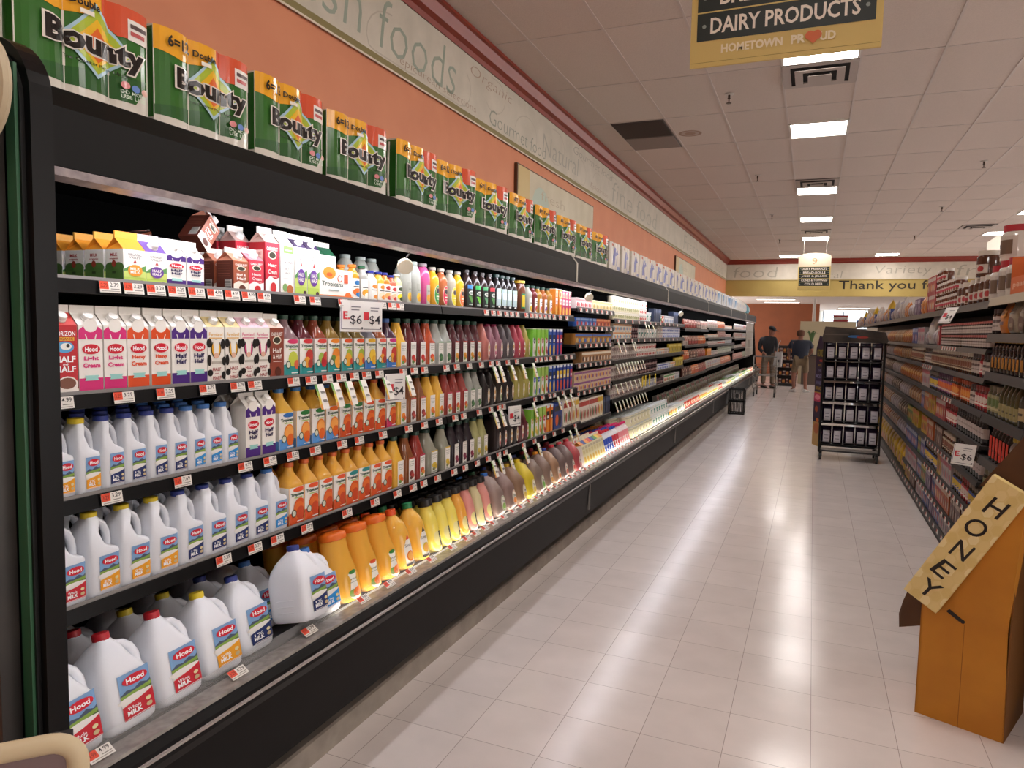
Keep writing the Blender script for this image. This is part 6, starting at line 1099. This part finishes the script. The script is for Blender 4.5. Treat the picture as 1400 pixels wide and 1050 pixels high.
# ------------------------------------------------------------------ crate and cart
def crate():
    o = empty('milk_crate', 'black plastic milk crate standing on the floor by the dairy case', 'crate', (-1.305, 14.45, 0)); P_ = C('#111112', .45); W, D, H = .30, .30, .5
    m = MB()
    for x in (-W / 2, W / 2 - .02):
        for y in (-D / 2, D / 2 - .02): m.box(x, y, 0, x + .02, y + .02, H, P_)
    for z in (0, .235, .25, H - .03):
        m.box(-W / 2, -D / 2, z, W / 2, -D / 2 + .012, z + .03, P_); m.box(-W / 2, D / 2 - .012, z, W / 2, D / 2, z + .03, P_); m.box(-W / 2, -D / 2, z, -W / 2 + .012, D / 2, z + .03, P_); m.box(W / 2 - .012, -D / 2, z, W / 2, D / 2, z + .03, P_)
    for k in range(1, 6):
        x = -W / 2 + W * k / 6
        m.box(x - .006, -D / 2 + .002, 0, x + .006, -D / 2 + .01, H, P_); m.box(x - .006, D / 2 - .01, 0, x + .006, D / 2 - .002, H, P_); m.box(-W / 2 + .002, x - .006, 0, -W / 2 + .01, x + .006, H, P_)
    m.box(-W / 2, -D / 2, .0, W / 2, D / 2, .012, P_); m.box(-W / 2, -D / 2, .25, W / 2, D / 2, .258, P_); m.build('crate_body', o)
    m = MB(); m.art([('e', .5, .5, .4, .45, '#6a6866'), ('e', .5, .5, .25, .3, '#1a1a1a')], lambda u, v, d: (-.05 + u * .12, -D / 2 - .001 - d, .28 + v * .16)); m.build('stencil', o)
crate()
def cart():
    o = empty('shopping_cart', 'empty metal shopping cart beside the far dairy case', 'cart', (-1.06, 19.0, 0), .0); S = C('#8c8680', .3, .8); 
    m = MB()
    def bx(z, x0, x1, y0, y1): m.tube([(x0, y0, z), (x1, y0, z), (x1, y1, z), (x0, y1, z)], .011, S, 6, closed=True)
    bx(.22, -.26, .26, -.35, .5); bx(.30, -.22, .22, -.30, .45)
    for x in (-.27, .27): m.tube([(x, -.35, .22), (x, -.38, .6), (x, -.40, 1.0)], .012, S, 6); m.tube([(x, .5, .22), (x, .2, .45), (x, -.38, .5)], .010, S, 6)
    m.tube([(-.27, -.40, 1.0), (.27, -.40, 1.0)], .016, C('#4a4644', .4), 8); m.build('frame', o)
    b = MB()
    for i, z in enumerate((.55, .63, .71, .79)):
        k = .8 + .06 * i; b.tube([(-.27 * k, -.36, z), (.27 * k, -.36, z), (.25 * k, .55 * k, z), (-.25 * k, .55 * k, z)], .005, S, 5, closed=True)
    for i in range(9):
        y = -.36 + .1 * i
        for s in (-1, 1): b.tube([(s * .21, y * .85, .52), (s * .265, y, .79)], .003, S, 4)
        b.tube([(-.21, y * .85, .52), (.21, y * .85, .52)], .003, S, 4)
    b.build('basket', o)
    for x, y in ((-.24, -.33), (.24, -.33), (-.22, .46), (.22, .46)):
        c = MB(); c.tube([(x - .015, y, .06), (x + .015, y, .06)], .06, C('#1c1a19', .5), 14); c.box(x - .02, y - .012, .06, x + .02, y + .012, .215, S); c.build('caster', o)
cart()
# ------------------------------------------------------------------ people
def skinned(name, col, chain, parent, sub=1, smooth=True):
    """chain: {id: (pos, r)}, edges via list; evaluated to a mesh so it stays one continuous surface"""
    ids, edges = chain; names_ = list(ids); me = bpy.data.meshes.new(name)
    me.from_pydata([ids[n][0] for n in names_], [(names_.index(a), names_.index(b)) for a, b in edges], [])
    o = bpy.data.objects.new(name, me); COL.objects.link(o); me.materials.append(C(col, .75))
    md = o.modifiers.new('skin', 'SKIN'); md.use_smooth_shade = True
    for i, n in enumerate(names_):
        r = ids[n][1]; sv = me.skin_vertices[0].data[i]; sv.radius = r if isinstance(r, tuple) else (r, r); sv.use_root = (i == 0)
    if sub: o.modifiers.new('subsurf', 'SUBSURF').levels = sub; o.modifiers['subsurf'].render_levels = sub
    o.parent = parent
    return o
def hand(ids, ed, wrist, p, dr, side, s=1.0):
    d = Vector(dr).normalized(); w = Vector(side).normalized(); p = Vector(p)
    ids[wrist + 'palm'] = (tuple(p + d * .05), (.018, .03)); ed.append((wrist, wrist + 'palm')); ids[wrist + 'kn'] = (tuple(p + d * .09), (.014, .032)); ed.append((wrist + 'palm', wrist + 'kn'))
    for i, (off, L) in enumerate([(-.027, .065), (-.009, .075), (.009, .07), (.026, .055)]):
        a, b = wrist + 'f%d' % i, wrist + 'g%d' % i; q = p + d * .095 + w * off
        ids[a] = (tuple(q + d * L * .5), .009); ids[b] = (tuple(q + d * L * .95 + Vector((0, 0, -.004)) + w.cross(d) * .012), .008); ed += [(wrist + 'kn', a), (a, b)]
    t, u = wrist + 't', wrist + 'u'; ids[t] = (tuple(p + d * .055 - w * .042), .010); ids[u] = (tuple(p + d * .088 - w * .052), .008); ed += [(wrist + 'palm', t), (t, u)]
def person(label, loc, rz, J, cols, extra):
    o = empty('person', label, 'person', loc, rz)
    ids = {}; ed = []
    R_ = {'pel': .11, 'spi': .105, 'chs': .105, 'nck': .055, 'jaw': .075, 'hed': .095, 'crn': .075, 'sl': .06, 'el': .042, 'wl': .03, 'sr': .06, 'er': .042, 'wr': .03, 'hl': .09, 'kl': .06, 'al': .042, 'tl': .035, 'hr': .09, 'kr': .06, 'ar': .042, 'tr': .035}
    for k, p in J.items(): ids[k] = (p, R_[k])
    ed = [('pel', 'spi'), ('spi', 'chs'), ('chs', 'nck'), ('nck', 'jaw'), ('jaw', 'hed'), ('hed', 'crn'), ('chs', 'sl'), ('sl', 'el'), ('el', 'wl'), ('chs', 'sr'), ('sr', 'er'), ('er', 'wr'), ('pel', 'hl'), ('hl', 'kl'), ('kl', 'al'), ('al', 'tl'), ('pel', 'hr'), ('hr', 'kr'), ('kr', 'ar'), ('ar', 'tr')]
    for s, sd in (('l', (0, 1, 0)), ('r', (0, 1, 0))):
        w, e = Vector(J['w' + s]), Vector(J['e' + s]); hand(ids, ed, 'w' + s, w, w - e, sd)
    skinned('body', cols['skin'], (ids, ed), o, 2)
    g = lambda k, r, dz=0, f=None: (tuple(Vector(J[k] if f is None else Vector(J[k]).lerp(Vector(J[f[0]]), f[1])) + Vector((0, 0, dz))), r)
    t = {'spi': g('spi', .16), 'pel': g('pel', .155, .0), 'chs': g('chs', .165), 'nk': g('chs', .11, .05, ('nck', .55)), 'sl': g('sl', .078), 'sr': g('sr', .078)}
    te = [('spi', 'pel'), ('spi', 'chs'), ('chs', 'nk'), ('chs', 'sl'), ('chs', 'sr')]
    f = 1.0 if cols.get('long') else .7
    for s in 'lr':
        t['e' + s] = g('e' + s, .06) if f == 1.0 else g('s' + s, .07, 0, ('e' + s, .75)); te.append(('s' + s, 'e' + s))
        if f == 1.0: t['w' + s] = g('w' + s, .045); te.append(('e' + s, 'w' + s))
    skinned('top', cols['top'], (t, te), o, 1)
    p = {'pel': g('pel', .145, -.02)}; pe = []
    for s in 'lr':
        p['h' + s] = g('h' + s, .11); pe.append(('pel', 'h' + s))
        if cols.get('shorts'): p['k' + s] = g('k' + s, .088, .02); pe.append(('h' + s, 'k' + s))
        else: p['k' + s] = g('k' + s, .08); p['a' + s] = g('a' + s, .066, .0); pe += [('h' + s, 'k' + s), ('k' + s, 'a' + s)]
    skinned('shorts' if cols.get('shorts') else 'trousers', cols['pants'], (p, pe), o, 1)
    for s in 'lr':
        a, tt = Vector(J['a' + s]), Vector(J['t' + s]); fw = (tt - a); fw.z = 0; fw.normalize(); sd = Vector((-fw.y, fw.x, 0))
        m = MB(); rings = []
        for q, wd, hh in [(-.075, .03, .05), (-.06, .04, .085), (0, .045, .095), (.07, .047, .07), (.14, .048, .05), (.18, .035, .035), (.195, .01, .015)]:
            c = Vector((a.x, a.y, 0)) + fw * q; rings.append([tuple(c + sd * wd * math.cos(2 * PI * i / 10) + Vector((0, 0, max(0, hh * (.5 + .5 * math.sin(2 * PI * i / 10)))))) for i in range(10)])
        m.loft(rings, C(cols['shoe'], .6)); m.build('shoe', o)
    # face and hair
    h = Vector(J['hed']); fx = Vector(J['face']) if 'face' in J else Vector(cols['face']); fx.normalize(); sd = Vector((-fx.y, fx.x, 0))
    m = MB(); up = Vector((0, 0, 1))
    def blob(c, r, col, sc=(1, 1, 1)): m.loft([[tuple(c + fx * (r * sc[0] * math.sin(a) * math.cos(b)) + sd * (r * sc[1] * math.sin(a) * math.sin(b)) + up * (r * sc[2] * math.cos(a))) for b in [2 * PI * i / 8 for i in range(8)]] for a in [.05, .8, 1.57, 2.3, 3.09]], C(col, .6))
    for s in (-1, 1): blob(h + fx * .086 + sd * .032 * s + up * .01, .010, '#2a2422'); blob(h + sd * .094 * s - fx * .005, .024, cols['skin'], (.7, .4, 1.2))
    blob(h + fx * .10 - up * .022, .016, cols['skin'], (1, .8, 1.3)); blob(h + fx * .082 - up * .062, .018, '#8a4a44', (.5, 1.3, .4)); m.build('face', o)
    extra(o, h, fx, sd)
    return o
def cap_on(o, h, fx, sd, col='#15131a'):
    m = MB(); up = Vector((0, 0, 1)); c = h + up * .035
    m.loft([[tuple(c + fx * (.108 * s * math.cos(b)) + sd * (.10 * s * math.sin(b)) + up * z) for b in [2 * PI * i / 16 for i in range(16)]] for s, z in [(1, 0), (1, .03), (.88, .065), (.55, .09), (.05, .1)]], C(col, .8))
    m.loft([[tuple(c + fx * (.03 + .155 * s * max(0, math.cos(b)) + .02) + sd * (.09 * s * math.sin(b)) + up * z) for b in [-PI / 2 + PI * i / 10 for i in range(11)]] for s, z in [(1, -.004), (1, .008)]], C(col, .8)); m.build('cap', o)
def hair_on(o, h, fx, sd, col='#4a3526'):
    m = MB(); up = Vector((0, 0, 1)); c = h + up * .0 - fx * .012
    m.loft([[tuple(c + fx * (.104 * s * math.cos(b)) + sd * (.104 * s * math.sin(b)) + up * (z - .03 * math.cos(b) * (z < .02) * -1)) for b in [2 * PI * i / 14 for i in range(14)]] for s, z in [(.9, -.05), (1.02, 0), (1.0, .05), (.75, .09), (.05, .108)]], C(col, .9)); m.build('hair', o)
# customer in the cap, facing the case and stooping a little to the right
def ex1(o, h, fx, sd): cap_on(o, h, fx, sd)
p1 = person('person in black cap and black hoodie standing by the far dairy case', (-1.14, 22.0, 0), .0,
    {'pel': (-.02, 0, .95), 'spi': (-.04, .0, 1.12), 'chs': (-.05, -.01, 1.34), 'nck': (0, -.02, 1.50), 'jaw': (.035, -.04, 1.575), 'hed': (.045, -.04, 1.65), 'crn': (.045, -.03, 1.72), 'sl': (.13, -.05, 1.41), 'el': (.19, -.10, 1.17), 'wl': (.17, -.26, 1.04), 'sr': (-.24, 0, 1.40), 'er': (-.29, -.06, 1.13), 'wr': (-.16, -.24, 1.02), 'hl': (.08, 0, .90), 'kl': (.10, -.01, .49), 'al': (.10, .02, .09), 'tl': (.19, -.08, .03), 'hr': (-.12, 0, .90), 'kr': (-.14, -.02, .49), 'ar': (-.15, .02, .09), 'tr': (-.06, -.10, .03)},
    {'skin': '#8a5a48', 'top': '#121115', 'pants': '#6f6050', 'shoe': '#2a2624', 'long': True, 'face': Vector((.9, -.45, -.25))}, ex1)
o = empty('shoulder_bag', 'pale shopping bag carried by the person in the black cap', 'bag', (-.90, 21.55, .64))
m = MB(); m.loft([ring(z, .05 * t, .12 * s, 4, .0, 0, 16) for z, t, s in [(0, .7, .9), (.03, 1, 1), (.25, .9, .95), (.42, .4, .8)]], C('#a5a09c', .7)); b_ = m.build('bag_body', o); b_.rotation_euler = (.0, .2, PI / 2 - .3)
m = MB(); m.tube([(-.02, -.02, .40), (-.0, .06, .62), (.05, .10, .74)], .012, C('#8d8884', .7), 6); m.build('strap', o)
m = MB(); m.box(-.03, -.060, .13, .05, -.054, .2, C('#3a3838', .6)); m.build('printed_patch', o)
def ex2(o, h, fx, sd): hair_on(o, h, fx, sd, '#5a3a2a')
p2 = person('person in navy shirt and khaki shorts seen from behind', (-.28, 20.9, 0), .0,
    {'pel': (0, 0, .90), 'spi': (-.01, .01, 1.06), 'chs': (-.03, .02, 1.27), 'nck': (-.03, .03, 1.44), 'jaw': (-.035, .04, 1.505), 'hed': (-.04, .05, 1.58), 'crn': (-.04, .04, 1.645), 'sl': (-.24, .02, 1.35), 'el': (-.33, .06, 1.10), 'wl': (-.31, .22, .96), 'sr': (.19, .02, 1.35), 'er': (.27, .08, 1.11), 'wr': (.22, .26, 1.04), 'hl': (-.11, 0, .86), 'kl': (-.17, .02, .46), 'al': (-.15, .04, .09), 'tl': (-.22, .14, .03), 'hr': (.11, 0, .86), 'kr': (.13, .02, .46), 'ar': (.14, .02, .09), 'tr': (.21, .13, .03)},
    {'skin': '#8a5c4a', 'top': '#1b2233', 'pants': '#6f5c44', 'shoe': '#b8b2ac', 'shorts': True, 'face': Vector((0, 1, -.1))}, ex2)
# ------------------------------------------------------------------ checkout end of the aisle
o = empty('impulse_rack', 'dark snack rack between the two people', 'rack', (-.72, 23.15, 0))
m = MB(); m.box(-.3, -.12, 0, .3, .12, .08, C('#1c1715', .6)); m.box(-.3, .10, 0, .3, .12, 1.22, C('#1c1715', .6))
for z in (.32, .55, .78, 1.0): m.box(-.3, -.12, z, .3, .12, z + .012, C('#2a2420', .6))
m.build('rack_frame', o); random.seed(9)
mk('cb', 'candy_box', 'candy', 'small candy box', lambda k: boxmesh(.07, .08, .12, '#7a3a22', [('r', 0, .3, 1, .8, '#a8702f')]).build('candy_box'), .08, .12)
mk('cb2', 'candy_box', 'candy', 'small pale candy box', lambda k: boxmesh(.07, .08, .13, '#8a7a70', [('r', 0, .3, 1, .7, '#5a2a2a')]).build('candy_box'), .08, .13)
for j, z in enumerate((.09, .333, .563, .793, 1.013)):
    for i in range(6): put(['cb', 'cb2'][(i + j) % 2], -.97 + .1 * i, 23.08, z, '%s snack rack shelf' % ORD[j + 1], -PI / 2, ref='the cart')
o = empty('register_counter', 'cream checkout partition under the number four light', 'counter', (.3, 24.6, 0))
m = MB(); m.box(-.7, -.05, 0, .9, .05, 1.98, C('#b5a98c', .6)); m.build('partition', o); m = MB(); m.box(-.6, -.4, .0, .8, -.05, .9, C('#4a3a30', .6)); m.box(-.65, -.45, .9, .85, -.05, .94, C('#2a2624', .5)); m.build('counter', o)
o = empty('potted_plant', 'small green plant on the checkout counter', 'plant', (-.05, 24.30, .942)); m = MB()
for i in range(26):
    a, r = i * 2.4, .05 + .005 * i; m.tube([(0, 0, .3), (r * math.cos(a) * .6, r * math.sin(a) * .3, .5 + .01 * i), (r * math.cos(a) * 1.1, r * math.sin(a) * .4, .62 + .012 * (i % 9))], [.004, .016, .003], C('#3f5a30', .7), 5)
m.build('foliage', o); MB().lathe([(.06, 0), (.09, .3), (.08, .3), (.001, .28)], C('#5a4a3a', .7), 12).build('pot', o)
o = empty('register_light', 'checkout lane pole light with number four', 'sign', (-.02, 26, 0))
m = MB(); m.tube([(0, 0, 0), (0, 0, 2.74)], .05, C('#b8b2aa', .5), 10); m.build('pole', o); m = MB(); m.box(-.17, -.1, 1.58, .17, .02, 1.98, C('#a8865e', .6)); m.art([('t', '4', .5, .5, .45, .6, '#3a2a20', .02)], lambda u, v, d: (-.17 + u * .34, -.1 - d, 1.58 + v * .4)); m.build('light_box', o)
o = empty('basket_stack', 'stack of red and white striped baskets on the checkout partition', 'baskets', (.75, 24.6, 1.981))
for i in range(3): m = MB(); m.prism([(-.2, .07 * i), (.2, .07 * i), (.22, .07 * i + .065), (-.22, .07 * i + .065)], -.12, .12, C(['#8a2a2a', '#c0b6ae', '#8a2a2a'][i], .6), 'y'); m.build('basket', o)
o = empty('white_partition', 'plain white store partition right of the glowing pane', 'panel', (2.2, 27, 0)); m = MB(); m.box(-.55, -.05, 0, 1.9, .05, 2.45, C('#b5aea0', .6)); m.build('panel', o)
for i, (x, y) in enumerate([(-1.2, 25.2), (-1.1, 27.5)]):
    o = empty('strip_light', ['nearer fluorescent strip light beyond the soffit', 'farther fluorescent strip light beyond the soffit'][i], 'light', (x, y, 2.74), group='strip lights beyond the soffit')
    m = MB(); m.box(-.6, -.08, -.05, .6, .08, 0, C('#d0cac2', .5)); m.build('housing', o); m = MB(); m.box(-.58, -.07, -.056, .58, .07, -.05, C('#fff4ea', .4, 0, 3.5)); m.build('tube', o)
for i, (x, y) in enumerate([(1.5, 33), (1.5, 36), (5, 26), (5, 30)]):
    o = empty('strip_light', 'fluorescent strip light %s' % ['in front of the glowing pane', 'closest to the glowing pane', 'over the far registers', 'over the farthest registers'][i], 'light', (x, y, 2.74), group='strip lights beyond the soffit')
    m = MB(); m.box(-.6, -.08, -.05, .6, .08, 0, C('#d0cac2', .5)); m.build('housing', o); m = MB(); m.box(-.58, -.07, -.056, .58, .07, -.05, C('#fff4ea', .4, 0, 3.5)); m.build('tube', o)
